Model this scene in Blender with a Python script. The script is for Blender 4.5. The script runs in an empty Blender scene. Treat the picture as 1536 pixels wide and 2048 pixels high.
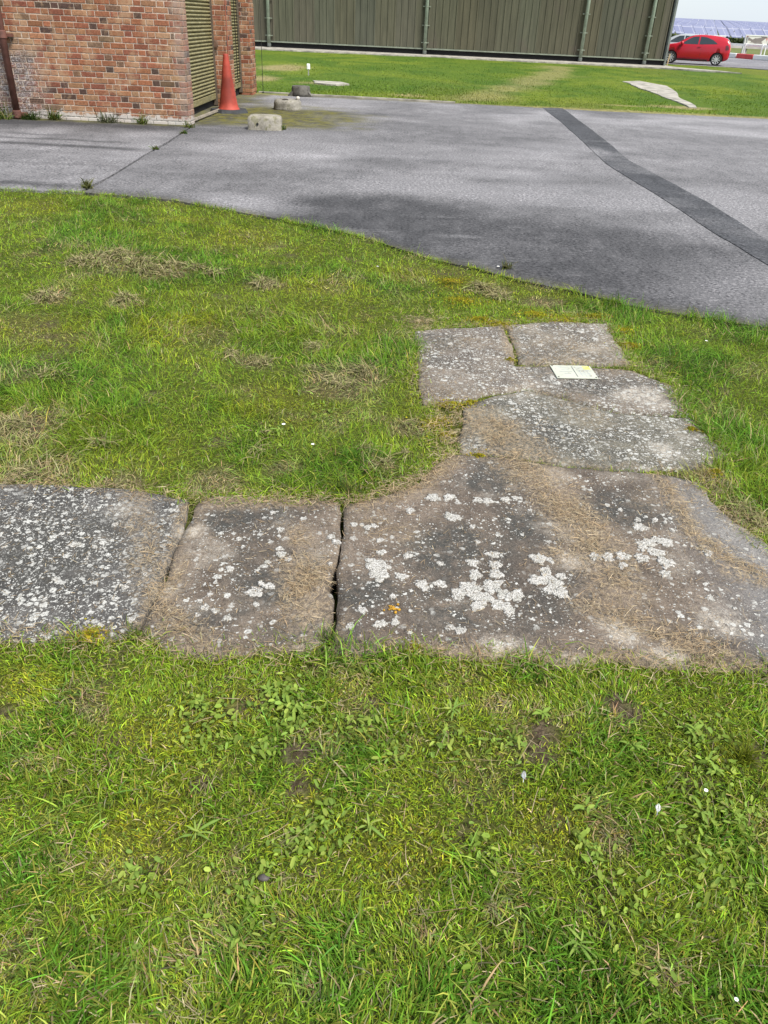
import bpy, bmesh, math, random
import numpy as np
from mathutils import Vector, Matrix
from mathutils.geometry import delaunay_2d_cdt

random.seed(7)
RNG = np.random.default_rng(11)
scene = bpy.context.scene
COL = scene.collection
R = math.radians

# ------------------------------------------------------------------ camera
cam = bpy.data.cameras.new('camera')
cam.sensor_fit = 'VERTICAL'
cam.sensor_height = 36.0
cam.lens = 27.05
cam.clip_start = 0.05
cam.clip_end = 6000
camo = bpy.data.objects.new('camera', cam)
COL.objects.link(camo)
camo.matrix_world = Matrix.Translation((0, 0, 1.5)) @ Matrix.Rotation(R(57.4), 4, 'X') @ Matrix.Rotation(R(2.7), 4, 'Z')
scene.camera = camo

# ------------------------------------------------------------------ sky and sun (bright overcast)
SUN_EL, SUN_AZ = R(54), R(135)          # azimuth clockwise from +Y
world = bpy.data.worlds.new('World')
scene.world = world
world.use_nodes = True
wn = world.node_tree
bg = wn.nodes['Background']
sky = wn.nodes.new('ShaderNodeTexSky')
sky.sky_type = 'NISHITA'
sky.sun_disc = False
sky.sun_elevation = SUN_EL
sky.sun_rotation = SUN_AZ
sky.air_density = 1.0
sky.dust_density = 1.0
tc = wn.nodes.new('ShaderNodeTexCoord')
mp = wn.nodes.new('ShaderNodeMapping')
mp.inputs['Scale'].default_value = (1, 1, 3)
cn = wn.nodes.new('ShaderNodeTexNoise')
cn.inputs['Scale'].default_value = 2.2
cn.inputs['Detail'].default_value = 6
cr = wn.nodes.new('ShaderNodeMapRange')
cr.inputs['From Min'].default_value = 0.3
cr.inputs['From Max'].default_value = 0.65
cr.inputs['To Min'].default_value = 0.62
cr.inputs['To Max'].default_value = 0.92
mx = wn.nodes.new('ShaderNodeMix')
mx.data_type = 'RGBA'
mx.inputs['B'].default_value = (3.6, 4.0, 4.5, 1)     # cloud layer
wn.links.new(tc.outputs['Generated'], mp.inputs['Vector'])
wn.links.new(mp.outputs['Vector'], cn.inputs['Vector'])
wn.links.new(cn.outputs['Fac'], cr.inputs['Value'])
wn.links.new(cr.outputs['Result'], mx.inputs['Factor'])
wn.links.new(sky.outputs['Color'], mx.inputs['A'])
wn.links.new(mx.outputs['Result'], bg.inputs['Color'])
bg.inputs['Strength'].default_value = 0.055

sun = bpy.data.lights.new('sun', 'SUN')
sun.energy = 1.5
sun.angle = R(22)
sun.color = (1.0, 0.96, 0.9)
suno = bpy.data.objects.new('sun', sun)
COL.objects.link(suno)
sd = Vector((math.sin(SUN_AZ) * math.cos(SUN_EL), math.cos(SUN_AZ) * math.cos(SUN_EL), math.sin(SUN_EL)))
suno.rotation_euler = sd.to_track_quat('Z', 'Y').to_euler()
suno.location = (0, -5, 20)

vs = scene.view_settings
scene.display_settings.display_device = 'sRGB'
vs.view_transform = 'Standard'
vs.look = 'None'
vs.exposure = 2.0
vs.gamma = 1.0
vs.use_curve_mapping = False
scene.cycles.use_denoising = True
scene.cycles.max_bounces = 6
scene.cycles.caustics_reflective = False
scene.cycles.caustics_refractive = False

# ------------------------------------------------------------------ helpers
def empty(name, loc=(0, 0, 0), rz=0.0, label=None, cat=None, group=None, kind=None):
    o = bpy.data.objects.new(name, None)
    o.empty_display_size = 0.1
    o.location = loc
    o.rotation_euler = (0, 0, rz)
    COL.objects.link(o)
    return tag(o, label, cat, group, kind)


def tag(o, label=None, cat=None, group=None, kind=None):
    if label: o['label'] = label
    if cat: o['category'] = cat
    if group: o['group'] = group
    if kind: o['kind'] = kind
    return o


def link(name, me, mat=None, parent=None, loc=(0, 0, 0), smooth=False):
    o = bpy.data.objects.new(name, me)
    COL.objects.link(o)
    if mat is not None and not me.materials:
        me.materials.append(mat)
    o.location = loc
    if parent is not None:
        o.parent = parent
    if smooth:
        me.polygons.foreach_set('use_smooth', [True] * len(me.polygons))
    return o


def obj(name, bm, mat, parent=None, loc=(0, 0, 0), smooth=False):
    me = bpy.data.meshes.new(name)
    bm.to_mesh(me)
    bm.free()
    return link(name, me, mat, parent, loc, smooth)


def mesh_np(name, verts, quads=None, tris=None):
    me = bpy.data.meshes.new(name)
    verts = np.asarray(verts, np.float32)
    parts, starts, off = [], [], 0
    for arr in (quads, tris):
        if arr is None or len(arr) == 0: continue
        arr = np.asarray(arr, np.int32)
        parts.append(arr.ravel())
        starts.append(off + np.arange(len(arr), dtype=np.int32) * arr.shape[1])
        off += arr.size
    loops = np.concatenate(parts)
    st = np.concatenate(starts)
    me.vertices.add(len(verts))
    me.vertices.foreach_set('co', verts.ravel())
    me.loops.add(len(loops))
    me.loops.foreach_set('vertex_index', loops)
    me.polygons.add(len(st))
    me.polygons.foreach_set('loop_start', st)
    me.update(calc_edges=True)
    return me


def vcol(me, name, rgb):
    a = me.color_attributes.new(name, 'FLOAT_COLOR', 'POINT')
    rgb = np.asarray(rgb, np.float32)
    rgba = np.ones((len(rgb), 4), np.float32)
    rgba[:, :3] = rgb
    a.data.foreach_set('color', rgba.ravel())


def box(bm, x0, x1, y0, y1, z0, z1, bev=0.0):
    g = bmesh.ops.create_cube(bm, size=1.0)
    for v in g['verts']:
        v.co = Vector(((x0 + x1) / 2 + v.co.x * (x1 - x0), (y0 + y1) / 2 + v.co.y * (y1 - y0), (z0 + z1) / 2 + v.co.z * (z1 - z0)))
    if bev:
        es = {e for v in g['verts'] for e in v.link_edges}
        bmesh.ops.bevel(bm, geom=list(es), offset=bev, segments=2, affect='EDGES', profile=0.5)
    return bm


def tube(bm, pts, r, n=8, cap=True):
    pts = [Vector(p) for p in pts]
    rings = []
    for i, p in enumerate(pts):
        d = (pts[min(i + 1, len(pts) - 1)] - pts[max(i - 1, 0)]).normalized()
        a = d.orthogonal().normalized() if abs(d.z) < 0.9 else Vector((1, 0, 0))
        a = (a - d * a.dot(d)).normalized()
        b = d.cross(a)
        rr = r[i] if isinstance(r, (list, tuple)) else r
        rings.append([bm.verts.new(p + a * (rr * math.cos(2 * math.pi * k / n)) + b * (rr * math.sin(2 * math.pi * k / n))) for k in range(n)])
    for i in range(len(rings) - 1):
        for k in range(n):
            bm.faces.new((rings[i][k], rings[i][(k + 1) % n], rings[i + 1][(k + 1) % n], rings[i + 1][k]))
    if cap:
        bm.faces.new(rings[0][::-1])
        bm.faces.new(rings[-1])
    return bm


def lathe(bm, prof, n=24, loc=(0, 0, 0), wob=None, caps=True):
    rings = []
    for i, (r, z) in enumerate(prof):
        rings.append([bm.verts.new((loc[0] + r * (1 + (wob(k, i) if wob else 0)) * math.cos(2 * math.pi * k / n), loc[1] + r * (1 + (wob(k, i) if wob else 0)) * math.sin(2 * math.pi * k / n), loc[2] + z)) for k in range(n)])
    for i in range(len(rings) - 1):
        for k in range(n):
            bm.faces.new((rings[i][k], rings[i][(k + 1) % n], rings[i + 1][(k + 1) % n], rings[i + 1][k]))
    if caps and prof[0][0] > 1e-4: bm.faces.new(rings[0][::-1])
    if caps and prof[-1][0] > 1e-4: bm.faces.new(rings[-1])
    return bm


def inside(poly, x, y):
    c = np.zeros(x.shape, bool)
    n = len(poly)
    for i in range(n):
        x0, y0 = poly[i]; x1, y1 = poly[(i + 1) % n]
        if y0 == y1: continue
        c ^= ((y0 > y) != (y1 > y)) & (x < (x1 - x0) * (y - y0) / (y1 - y0) + x0)
    return c


def seg_dist(pts, x, y):
    d = np.full(x.shape, 1e9)
    for (x0, y0), (x1, y1) in zip(pts[:-1], pts[1:]):
        vx, vy = x1 - x0, y1 - y0
        t = np.clip(((x - x0) * vx + (y - y0) * vy) / (vx * vx + vy * vy + 1e-12), 0, 1)
        d = np.minimum(d, np.hypot(x - x0 - t * vx, y - y0 - t * vy))
    return d


_TAB = np.random.default_rng(3).random((256, 256))
def vnoise(x, y, s, ox=0.0):
    x = np.asarray(x, float) / s + 71.3 + ox * 13.7
    y = np.asarray(y, float) / s + 39.1 + ox * 5.3
    xi = np.floor(x).astype(int); yi = np.floor(y).astype(int)
    fx = x - xi; fy = y - yi
    fx = fx * fx * (3 - 2 * fx); fy = fy * fy * (3 - 2 * fy)
    g = lambda a, b: _TAB[a % 256, b % 256]
    return (g(xi, yi) * (1 - fx) + g(xi + 1, yi) * fx) * (1 - fy) + (g(xi, yi + 1) * (1 - fx) + g(xi + 1, yi + 1) * fx) * fy


def fbm(x, y, s, ox=0.0, n=4):
    t = 0; a = 0.5; tot = 0
    for i in range(n):
        t = t + a * vnoise(x, y, s / 2 ** i, ox + i * 7.1); tot += a; a *= 0.55
    return t / tot


def sstep(a, b, x):
    t = np.clip((x - a) / (b - a), 0, 1)
    return t * t * (3 - 2 * t)


def rough_line(pts, step, amp, sc, seed, closed=True):
    """resample a polygon and jitter it so the edge is worn"""
    out = []
    n = len(pts)
    rg = random.Random(seed)
    ph = [rg.uniform(0, 6.28) for _ in range(6)]
    s = 0.0
    for i in range(n if closed else n - 1):
        a = Vector(pts[i]); b = Vector(pts[(i + 1) % n])
        L = (b - a).length
        k = max(1, int(L / step))
        nrm = Vector((-(b - a).y, (b - a).x)).normalized()
        for j in range(k):
            t = j / k
            w = sum(math.sin((s + t * L) / sc * f + p) / f for f, p in zip((1, 2.3, 4.1, 7.7), ph)) * amp * 0.6 + rg.uniform(-amp, amp) * 0.3
            p = a.lerp(b, t) + nrm * w
            out.append((p.x, p.y))
        s += L
    if not closed: out.append(tuple(pts[-1]))
    return out


def sheet(poly, spacing, jit=0.3, seed=0):
    """triangulated flat sheet inside a polygon with interior points: verts (N,2), tris"""
    rg = np.random.default_rng(seed)
    P = np.array(poly)
    x0, y0 = P.min(0); x1, y1 = P.max(0)
    gx, gy = np.meshgrid(np.arange(x0, x1, spacing), np.arange(y0, y1, spacing))
    gx = (gx + rg.uniform(-jit, jit, gx.shape) * spacing).ravel(); gy = (gy + rg.uniform(-jit, jit, gy.shape) * spacing).ravel()
    m = inside(poly, gx, gy)
    gx, gy = gx[m], gy[m]
    m = seg_dist(list(poly) + [poly[0]], gx, gy) > spacing * 0.45
    pts = [Vector(p) for p in poly] + [Vector((a, b)) for a, b in zip(gx[m], gy[m])]
    n = len(poly)
    r = delaunay_2d_cdt(pts, [], [list(range(n))], 1, 1e-5)
    return np.array([(v.x, v.y) for v in r[0]]), [f for f in r[2]]


# ------------------------------------------------------------------ material helpers
class MB:
    def __init__(s, name):
        s.m = bpy.data.materials.new(name); s.m.use_nodes = True
        s.t = s.m.node_tree; s.b = s.t.nodes['Principled BSDF']; s.out = s.t.nodes['Material Output']
    def n(s, typ, ins=None, **kw):
        nd = s.t.nodes.new('ShaderNode' + typ)
        for k, v in kw.items(): setattr(nd, k, v)
        for k, v in (ins or {}).items(): s.set(nd, k, v)
        return nd
    def set(s, nd, k, v):
        if isinstance(v, bpy.types.NodeSocket): s.t.links.new(v, nd.inputs[k])
        else: nd.inputs[k].default_value = v
    def pos(s): return s.n('NewGeometry').outputs['Position']
    def ob(s): return s.n('TexCoord').outputs['Object']
    def attr(s, a): return s.n('Attribute', attribute_name=a).outputs['Color']
    def noise(s, vec, scale, detail=4, rough=0.55): return s.n('TexNoise', {'Vector': vec, 'Scale': scale, 'Detail': detail, 'Roughness': rough}).outputs['Fac']
    def vor(s, vec, scale, out='Distance', **kw): return s.n('TexVoronoi', {'Vector': vec, 'Scale': scale}, **kw).outputs[out]
    def scale(s, vec, sc): return s.n('Mapping', {'Vector': vec, 'Scale': sc}).outputs['Vector']
    def mr(s, v, a, b, c=0.0, d=1.0): return s.n('MapRange', {'Value': v, 'From Min': a, 'From Max': b, 'To Min': c, 'To Max': d}, interpolation_type='SMOOTHSTEP').outputs['Result']
    def mix(s, f, a, b, mode='MIX'):
        nd = s.n('Mix', data_type='RGBA', blend_type=mode)
        for k, v in (('Factor', f), ('A', a), ('B', b)):
            if isinstance(v, tuple) and len(v) == 3: v = (*v, 1)
            s.set(nd, k, v)
        return nd.outputs['Result']
    def math(s, op, a, b=0.0): 
        nd = s.n('Math', operation=op); s.set(nd, 0, a); s.set(nd, 1, b); return nd.outputs[0]
    def sep(s, c):
        nd = s.n('SeparateColor', {'Color': c}); return nd.outputs
    def xyz(s, v): return s.n('SeparateXYZ', {'Vector': v}).outputs
    def bump(s, h, strength=0.5, dist=0.01, nrm=None):
        nd = s.n('Bump', {'Height': h, 'Strength': strength, 'Distance': dist})
        if nrm is not None: s.set(nd, 'Normal', nrm)
        return nd.outputs['Normal']
    def done(s, col=None, rough=0.8, nrm=None, metal=0.0, spec=0.5):
        if col is not None: s.set(s.b, 'Base Color', (*col, 1) if isinstance(col, tuple) and len(col) == 3 else col)
        s.set(s.b, 'Roughness', rough); s.b.inputs['Metallic'].default_value = metal
        s.set(s.b, 'Specular IOR Level', spec)
        if nrm is not None: s.set(s.b, 'Normal', nrm)
        return s.m


def simple(name, col, rough=0.6, metal=0.0, var=0.25, sc=12.0, bump=0.15, spec=0.4):
    m = MB(name)
    p = m.ob()
    n = m.noise(p, sc, 5)
    c = m.mix(m.mr(n, 0.3, 0.7), tuple(x * (1 - var) for x in col), tuple(min(1, x * (1 + var)) for x in col))
    return m.done(c, rough, m.bump(m.noise(p, sc * 6, 3), bump, 0.004), metal, spec)


# grass blades, straw: per-blade colour attribute
def blade_mat(name, trans=0.3, rough=0.5, spec=0.3):
    m = MB(name)
    c = m.attr('tint')
    m.done(c, rough, None, 0, spec)
    tr = m.n('BsdfTranslucent', {'Color': m.mix(1.0, c, (1.0, 1.0, 0.55), 'MULTIPLY')})
    ms = m.n('MixShader', {0: trans, 1: m.b.outputs[0], 2: tr.outputs[0]})
    m.t.links.new(ms.outputs[0], m.out.inputs['Surface'])
    return m.m


M_GRASS = blade_mat('grass_blade', 0.3, 0.6, 0.08)
M_STRAW = blade_mat('straw', 0.15, 0.7, 0.2)

def soil_mat():
    m = MB('lawn_soil')
    p = m.pos()
    c = m.attr('tint')
    n = m.noise(p, 55, 6, 0.7)
    c = m.mix(m.mr(n, 0.35, 0.7), m.mix(1.0, c, (0.35, 0.33, 0.3), 'MULTIPLY'), c)
    n2 = m.noise(p, 260, 3)
    c = m.mix(m.mr(n2, 0.6, 0.75, 0, 0.5), c, (0.17, 0.14, 0.09))
    return m.done(c, 0.95, m.bump(m.noise(p, 90, 5), 0.9, 0.02), 0, 0.1)
M_SOIL = soil_mat()

def far_grass_mat():
    m = MB('far_grass')
    p = m.pos()
    c = m.attr('tint')
    n = m.noise(m.scale(p, (1, 0.45, 1)), 9, 6, 0.7)
    c = m.mix(m.mr(n, 0.3, 0.7), m.mix(1.0, c, (0.62, 0.66, 0.6), 'MULTIPLY'), m.mix(1.0, c, (1.3, 1.22, 1.2), 'MULTIPLY'))
    return m.done(c, 0.9, m.bump(m.noise(p, 24, 5), 0.8, 0.05), 0, 0.1)
M_FARGRASS = far_grass_mat()

def field_mat():
    m = MB('field')
    p = m.pos()
    n = m.noise(p, 0.05, 6, 0.6)
    c = m.mix(m.mr(n, 0.3, 0.7), (0.085, 0.12, 0.03), (0.14, 0.155, 0.055))
    c = m.mix(m.mr(m.noise(p, 0.9, 5), 0.35, 0.7, 0, 0.4), c, (0.16, 0.15, 0.07))
    return m.done(c, 0.95, None, 0, 0.1)
M_FIELD = field_mat()

def asphalt_mat(name, base=(0.182, 0.176, 0.179), dark=(0.055, 0.054, 0.056)):
    m = MB(name)
    p = m.pos()
    a = m.sep(m.attr('tint'))          # r: dark film, g: moss, b: bleached
    n0 = m.noise(p, 0.8, 6, 0.62)
    n1 = m.noise(m.scale(p, (1, 0.5, 1)), 5, 6, 0.65)
    c = m.mix(m.mr(n0, 0.3, 0.7), tuple(x * 0.82 for x in base), tuple(x * 1.12 for x in base))
    c = m.mix(m.mr(n1, 0.4, 0.75, 0, 0.4), c, tuple(x * 0.62 for x in base))
    c = m.mix(m.math('MULTIPLY', a['Blue'], m.mr(n1, 0.25, 0.6)), c, (0.3, 0.29, 0.295))
    c = m.mix(m.math('MULTIPLY', a['Red'], m.mr(n1, 0.2, 0.55, 0.72, 1.0)), c, dark)
    c = m.mix(m.mr(m.noise(m.scale(p, (0.6, 1.8, 1)), 1.3, 6, 0.7), 0.55, 0.72, 0, 0.28), c, (0.29, 0.282, 0.285))
    g1 = m.noise(p, 38, 2, 0.5)
    c = m.mix(m.math('MULTIPLY', m.mr(g1, 0.46, 0.66, 0, 1.0), m.mr(n1, 0.35, 0.6, 0.35, 1.0)), c, m.mix(1.0, c, (0.38, 0.38, 0.39), 'MULTIPLY'))
    c = m.mix(m.math('MULTIPLY', m.mr(m.noise(p, 31, 2, 0.5), 0.5, 0.7, 0, 1.0), m.mr(n0, 0.35, 0.62, 0.3, 1.0)), c, m.mix(1.0, c, (1.75, 1.72, 1.7), 'MULTIPLY'))
    # exposed stone chips
    vc = m.vor(p, 120, 'Color')
    ch = m.sep(vc)
    c = m.mix(m.mr(ch['Red'], 0.6, 1.0, 0, 0.55), c, m.mix(1.0, c, (0.42, 0.42, 0.43), 'MULTIPLY'))
    c = m.mix(m.mr(ch['Green'], 0.72, 1.0, 0, 0.65), c, m.mix(1.0, c, (1.75, 1.72, 1.7), 'MULTIPLY'))
    # moss film
    mn = m.noise(p, 14, 6, 0.7)
    mf = m.math('MULTIPLY', a['Green'], m.mr(mn, 0.22, 0.5))
    c = m.mix(mf, c, m.mix(m.mr(m.noise(p, 5, 3), 0.35, 0.65), (0.125, 0.115, 0.018), (0.06, 0.055, 0.03)))
    d = m.vor(p, 120)
    h = m.math('ADD', m.math('MULTIPLY', d, -0.6), m.math('MULTIPLY', m.noise(p, 30, 5), 0.8))
    return m.done(c, 0.88, m.bump(h, 0.7, 0.006), 0, 0.25)
M_ASPHALT = asphalt_mat('asphalt')
M_STRIP = asphalt_mat('new_asphalt', (0.064, 0.065, 0.07), (0.05, 0.05, 0.05))
M_APRON = asphalt_mat('apron_asphalt', (0.2, 0.193, 0.205))

def slab_mat(name, lo, hi, lichen, lsize, lich_col=(0.5, 0.49, 0.45), cool=False):
    """weathered concrete: lichen = share of cells carrying a small pale lichen"""
    m = MB(name)
    p = m.pos()
    a = m.sep(m.attr('tint'))          # r: straw dust, g: dark algae, b: pale wear
    n0 = m.noise(p, 3.2, 6, 0.6)
    c = m.mix(m.mr(n0, 0.32, 0.68), lo, hi)
    c = m.mix(m.mr(m.noise(p, 14, 5, 0.7), 0.42, 0.7, 0, 0.6), c, tuple(x * 0.5 for x in lo))
    c = m.mix(m.math('MULTIPLY', a['Green'], m.mr(m.noise(p, 22, 5, 0.7), 0.25, 0.6)), c, (0.06, 0.058, 0.052))
    c = m.mix(m.math('MULTIPLY', a['Blue'], m.mr(m.noise(p, 30, 5, 0.7), 0.3, 0.6)), c, (0.44, 0.4, 0.34))
    if cool:      # newer blue-grey mortar skim over the right-hand end
        xx = m.xyz(m.pos())
        c = m.mix(m.math('MULTIPLY', m.mr(m.math('ADD', xx['X'], m.math('MULTIPLY', n0, 0.3)), 1.12, 1.4), 0.75), c, (0.175, 0.172, 0.17))
    # sand and grit
    g = m.sep(m.vor(p, 330, 'Color'))
    c = m.mix(m.mr(m.noise(p, 95, 5, 0.8), 0.52, 0.7, 0, 0.75), c, m.mix(1.0, c, (0.45, 0.43, 0.41), 'MULTIPLY'))
    c = m.mix(m.mr(m.noise(p, 120, 5, 0.8), 0.55, 0.7, 0, 0.8), c, m.mix(1.0, c, (1.8, 1.72, 1.62), 'MULTIPLY'))
    c = m.mix(m.mr(g['Red'], 0.55, 1.0, 0, 0.6), c, m.mix(1.0, c, (0.35, 0.34, 0.33), 'MULTIPLY'))
    c = m.mix(m.mr(g['Green'], 0.7, 1.0, 0, 0.6), c, m.mix(1.0, c, (1.9, 1.8, 1.7), 'MULTIPLY'))
    # straw dust
    sn = m.noise(m.scale(p, (1.3, 1, 1)), 60, 6, 0.75)
    c = m.mix(m.math('MULTIPLY', m.math('MULTIPLY', a['Red'], 0.8), m.mr(sn, 0.42, 0.6)), c, m.mix(m.mr(g['Blue'], 0.2, 0.9), (0.19, 0.145, 0.095), (0.42, 0.33, 0.22)))
    # small lichens in two sizes, edges eaten by noise
    pn = m.n('VectorMath', {0: p, 1: m.n('VectorMath', {0: m.n('TexNoise', {'Vector': p, 'Scale': 60.0, 'Detail': 4.0}).outputs['Color'], 1: (0.02, 0.02, 0.02)}, operation='MULTIPLY').outputs[0]}, operation='ADD').outputs[0]
    cl = m.mr(m.noise(p, 7, 4), 0.3, 0.55, lichen * 0.8 - 0.2, 1.0)
    tot = None
    for sc, share in ((lsize, lichen), (lsize * 2.2, lichen * 0.85), (lsize * 4.5, lichen * 0.8)):
        d = m.vor(pn, sc); cc = m.sep(m.vor(pn, sc, 'Color'))
        on = m.mr(cc['Red'], 1 - share, 1 - share + 0.03)
        rad = m.math('MULTIPLY', cc['Green'], 0.42)
        f = m.math('MULTIPLY', on, m.mr(m.math('SUBTRACT', m.math('ADD', rad, 0.12), d), -0.05, 0.05))
        tot = f if tot is None else m.math('MAXIMUM', tot, f)
    tot = m.math('MULTIPLY', tot, cl)
    tot = m.math('MULTIPLY', tot, m.math('SUBTRACT', 1.0, m.math('MULTIPLY', a['Red'], 0.85)))
    tot = m.math('MULTIPLY', tot, m.mr(m.noise(p, 170, 3), 0.35, 0.5, 0.35, 1.0))
    c = m.mix(tot, c, m.mix(m.mr(g['Red'], 0, 1), tuple(x * 0.72 for x in lich_col), tuple(min(1, x * 1.15) for x in lich_col)))
    h = m.math('ADD', m.math('MULTIPLY', m.noise(p, 140, 5, 0.7), 1.0), m.math('MULTIPLY', tot, 0.35))
    h = m.math('ADD', h, m.math('MULTIPLY', m.noise(p, 18, 4), 1.2))
    return m.done(c, 0.92, m.bump(h, 0.7, 0.006), 0, 0.2)

def lichen_mat():
    m = MB('lichen_crust')
    p = m.pos()
    d = m.vor(p, 210); n = m.noise(p, 120, 5, 0.7)
    c = m.mix(m.mr(n, 0.35, 0.68), (0.42, 0.4, 0.36), (0.66, 0.64, 0.6))
    c = m.mix(m.mr(m.noise(p, 28, 4), 0.46, 0.68, 0, 0.6), c, (0.38, 0.37, 0.32))
    c = m.mix(m.mr(m.noise(p, 75, 5, 0.75), 0.56, 0.64, 0, 0.85), c, (0.13, 0.115, 0.095))
    c = m.mix(m.mr(d, 0.55, 0.8), c, (0.24, 0.22, 0.19))
    return m.done(c, 0.95, m.bump(m.math('SUBTRACT', n, m.math('MULTIPLY', d, 0.7)), 1.0, 0.006), 0, 0.1)
M_LICHEN = lichen_mat()
M_YLICHEN = simple('yellow_lichen', (0.36, 0.2, 0.02), 0.9, 0, 0.4, 90)

def brick_mat():
    m = MB('brick')
    p = m.pos()
    c = m.n('ObjectInfo').outputs['Color']
    at = m.attr('tint')
    c = m.mix(1.0, c, at, 'MULTIPLY')
    c = m.mix(1.0, m.mix(0.12, c, (0.2, 0.15, 0.11)), (0.8, 0.78, 0.76), 'MULTIPLY')
    n = m.noise(p, 40, 6, 0.7)
    c = m.mix(m.mr(n, 0.3, 0.7), m.mix(1.0, c, (0.68, 0.66, 0.64), 'MULTIPLY'), m.mix(1.0, c, (1.25, 1.2, 1.15), 'MULTIPLY'))
    # sandy spalled bloom across neighbouring bricks
    c = m.mix(m.mr(m.noise(p, 2.6, 6, 0.72), 0.49, 0.64, 0, 0.72), c, (0.4, 0.26, 0.155))
    x = m.xyz(p)
    # lime bloom: low band along the ground, the corner, and the foot by the drainpipe
    nz = m.noise(p, 7, 6, 0.7)
    low = m.math('MULTIPLY', m.mr(m.math('SUBTRACT', x['Z'], m.math('MULTIPLY', nz, 0.34)), -0.04, -0.08), m.mr(x['Y'], 13.6, 13.4))
    c = m.mix(m.math('MULTIPLY', low, 0.8), c, (0.55, 0.52, 0.48))
    lf = m.math('MULTIPLY', m.mr(x['X'], -5.25, -5.75), m.mr(x['Z'], 1.05, 0.75))
    c = m.mix(m.math('MULTIPLY', lf, m.mr(nz, 0.35, 0.6, 0.35, 0.9)), c, m.mix(m.mr(m.noise(p, 60, 4), 0.45, 0.65), (0.13, 0.105, 0.1), (0.5, 0.47, 0.46)))
    cn = m.math('MULTIPLY', m.mr(x['X'], -3.48, -3.34), m.mr(x['Y'], 14.4, 14.2))
    c = m.mix(m.math('MULTIPLY', cn, m.mr(nz, 0.3, 0.65, 0.05, 0.5)), c, (0.33, 0.28, 0.25))
    return m.done(c, 0.9, m.bump(n, 0.5, 0.006), 0, 0.2)
M_BRICK = brick_mat()

def mortar_mat():
    m = MB('mortar')
    p = m.pos()
    n = m.noise(p, 25, 6, 0.7)
    c = m.mix(m.mr(n, 0.3, 0.7), (0.36, 0.28, 0.21), (0.6, 0.5, 0.41))
    x = m.xyz(p)
    c = m.mix(m.math('MULTIPLY', m.mr(m.math('SUBTRACT', x['Z'], m.math('MULTIPLY', m.noise(p, 7, 6, 0.7), 0.3)), -0.03, -0.08), m.mr(x['Y'], 13.6, 13.4)), c, m.mix(m.mr(n, 0.35, 0.65), (0.22, 0.2, 0.17), (0.56, 0.54, 0.5)))
    c = m.mix(m.math('MULTIPLY', m.mr(x['Z'], 0.5, 0.0), m.mr(x['Y'], 13.4, 13.6)), c, (0.13, 0.11, 0.05))
    return m.done(c, 0.95, m.bump(m.noise(p, 90, 4), 0.6, 0.006), 0, 0.1)
M_MORTAR = mortar_mat()

def shutter_mat():
    m = MB('shutter_paint')
    p = m.pos()
    n = m.noise(m.scale(p, (1, 1, 4)), 9, 6, 0.7)
    c = m.mix(m.mr(n, 0.3, 0.7), (0.165, 0.145, 0.065), (0.31, 0.275, 0.14))
    c = m.mix(m.mr(m.noise(p, 26, 5, 0.75), 0.6, 0.68), c, (0.4, 0.42, 0.32))
    return m.done(c, 0.6, m.bump(n, 0.2, 0.004), 0.1, 0.3)
M_SHUTTER = shutter_mat()

def clad_mat():
    m = MB('cladding_paint')
    p = m.pos()
    c = m.n('ObjectInfo').outputs['Color']
    n = m.noise(m.scale(p, (3.0, 1, 0.25)), 2.2, 6, 0.7)
    c = m.mix(m.mr(n, 0.3, 0.7), m.mix(1.0, c, (0.78, 0.78, 0.78), 'MULTIPLY'), m.mix(1.0, c, (1.16, 1.14, 1.12), 'MULTIPLY'))
    s = m.noise(p, 0.55, 5, 0.6)
    c = m.mix(m.mr(s, 0.5, 0.7, 0, 0.55), c, (0.098, 0.08, 0.066))
    s2 = m.noise(m.scale(p, (1, 1, 0.6)), 1.1, 6, 0.75)
    c = m.mix(m.mr(s2, 0.62, 0.75, 0, 0.5), c, (0.06, 0.068, 0.058))
    return m.done(c, 0.7, m.bump(m.noise(p, 30, 4), 0.15, 0.004), 0.0, 0.12)
M_CLAD = clad_mat()
M_TRIM = simple('hangar_trim', (0.2, 0.225, 0.17), 0.55, 0, 0.2, 3)
M_PIPE = simple('pale_green_pipe', (0.27, 0.32, 0.25), 0.5, 0, 0.18, 4)
M_GAP = simple('dark_gap', (0.012, 0.012, 0.012), 0.9)
M_PALECONC = simple('pale_concrete', (0.32, 0.295, 0.25), 0.95, 0, 0.4, 3, 0.5)

# ------------------------------------------------------------------ ground, far land
bm = bmesh.new()
for q in [[(-2500, -60), (2500, -60), (2500, 90), (-2500, 90)]]:
    bm.faces.new([bm.verts.new((x, y, -0.12)) for x, y in q])
tag(obj('ground', bm, M_FIELD), kind='structure')

def hill_z(x, y):
    t = sstep(84, 330, y)
    return -0.1 + 3.3 * t + 0.35 * np.sin(x / 55.0) * sstep(150, 330, y) - 0.9 * sstep(330, 700, y)

gx, gy = np.meshgrid(np.linspace(-700, 900, 81), np.concatenate([np.linspace(88, 340, 43), np.linspace(380, 2400, 12)]))
gz = hill_z(gx, gy)
ny, nx = gx.shape
ii = np.arange(ny * nx).reshape(ny, nx)
me = mesh_np('hill', np.stack([gx.ravel(), gy.ravel(), gz.ravel()], 1), np.stack([ii[:-1, :-1], ii[:-1, 1:], ii[1:, 1:], ii[1:, :-1]], -1).reshape(-1, 4))
tag(link('hill', me, M_FIELD, smooth=True), kind='structure')

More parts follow.
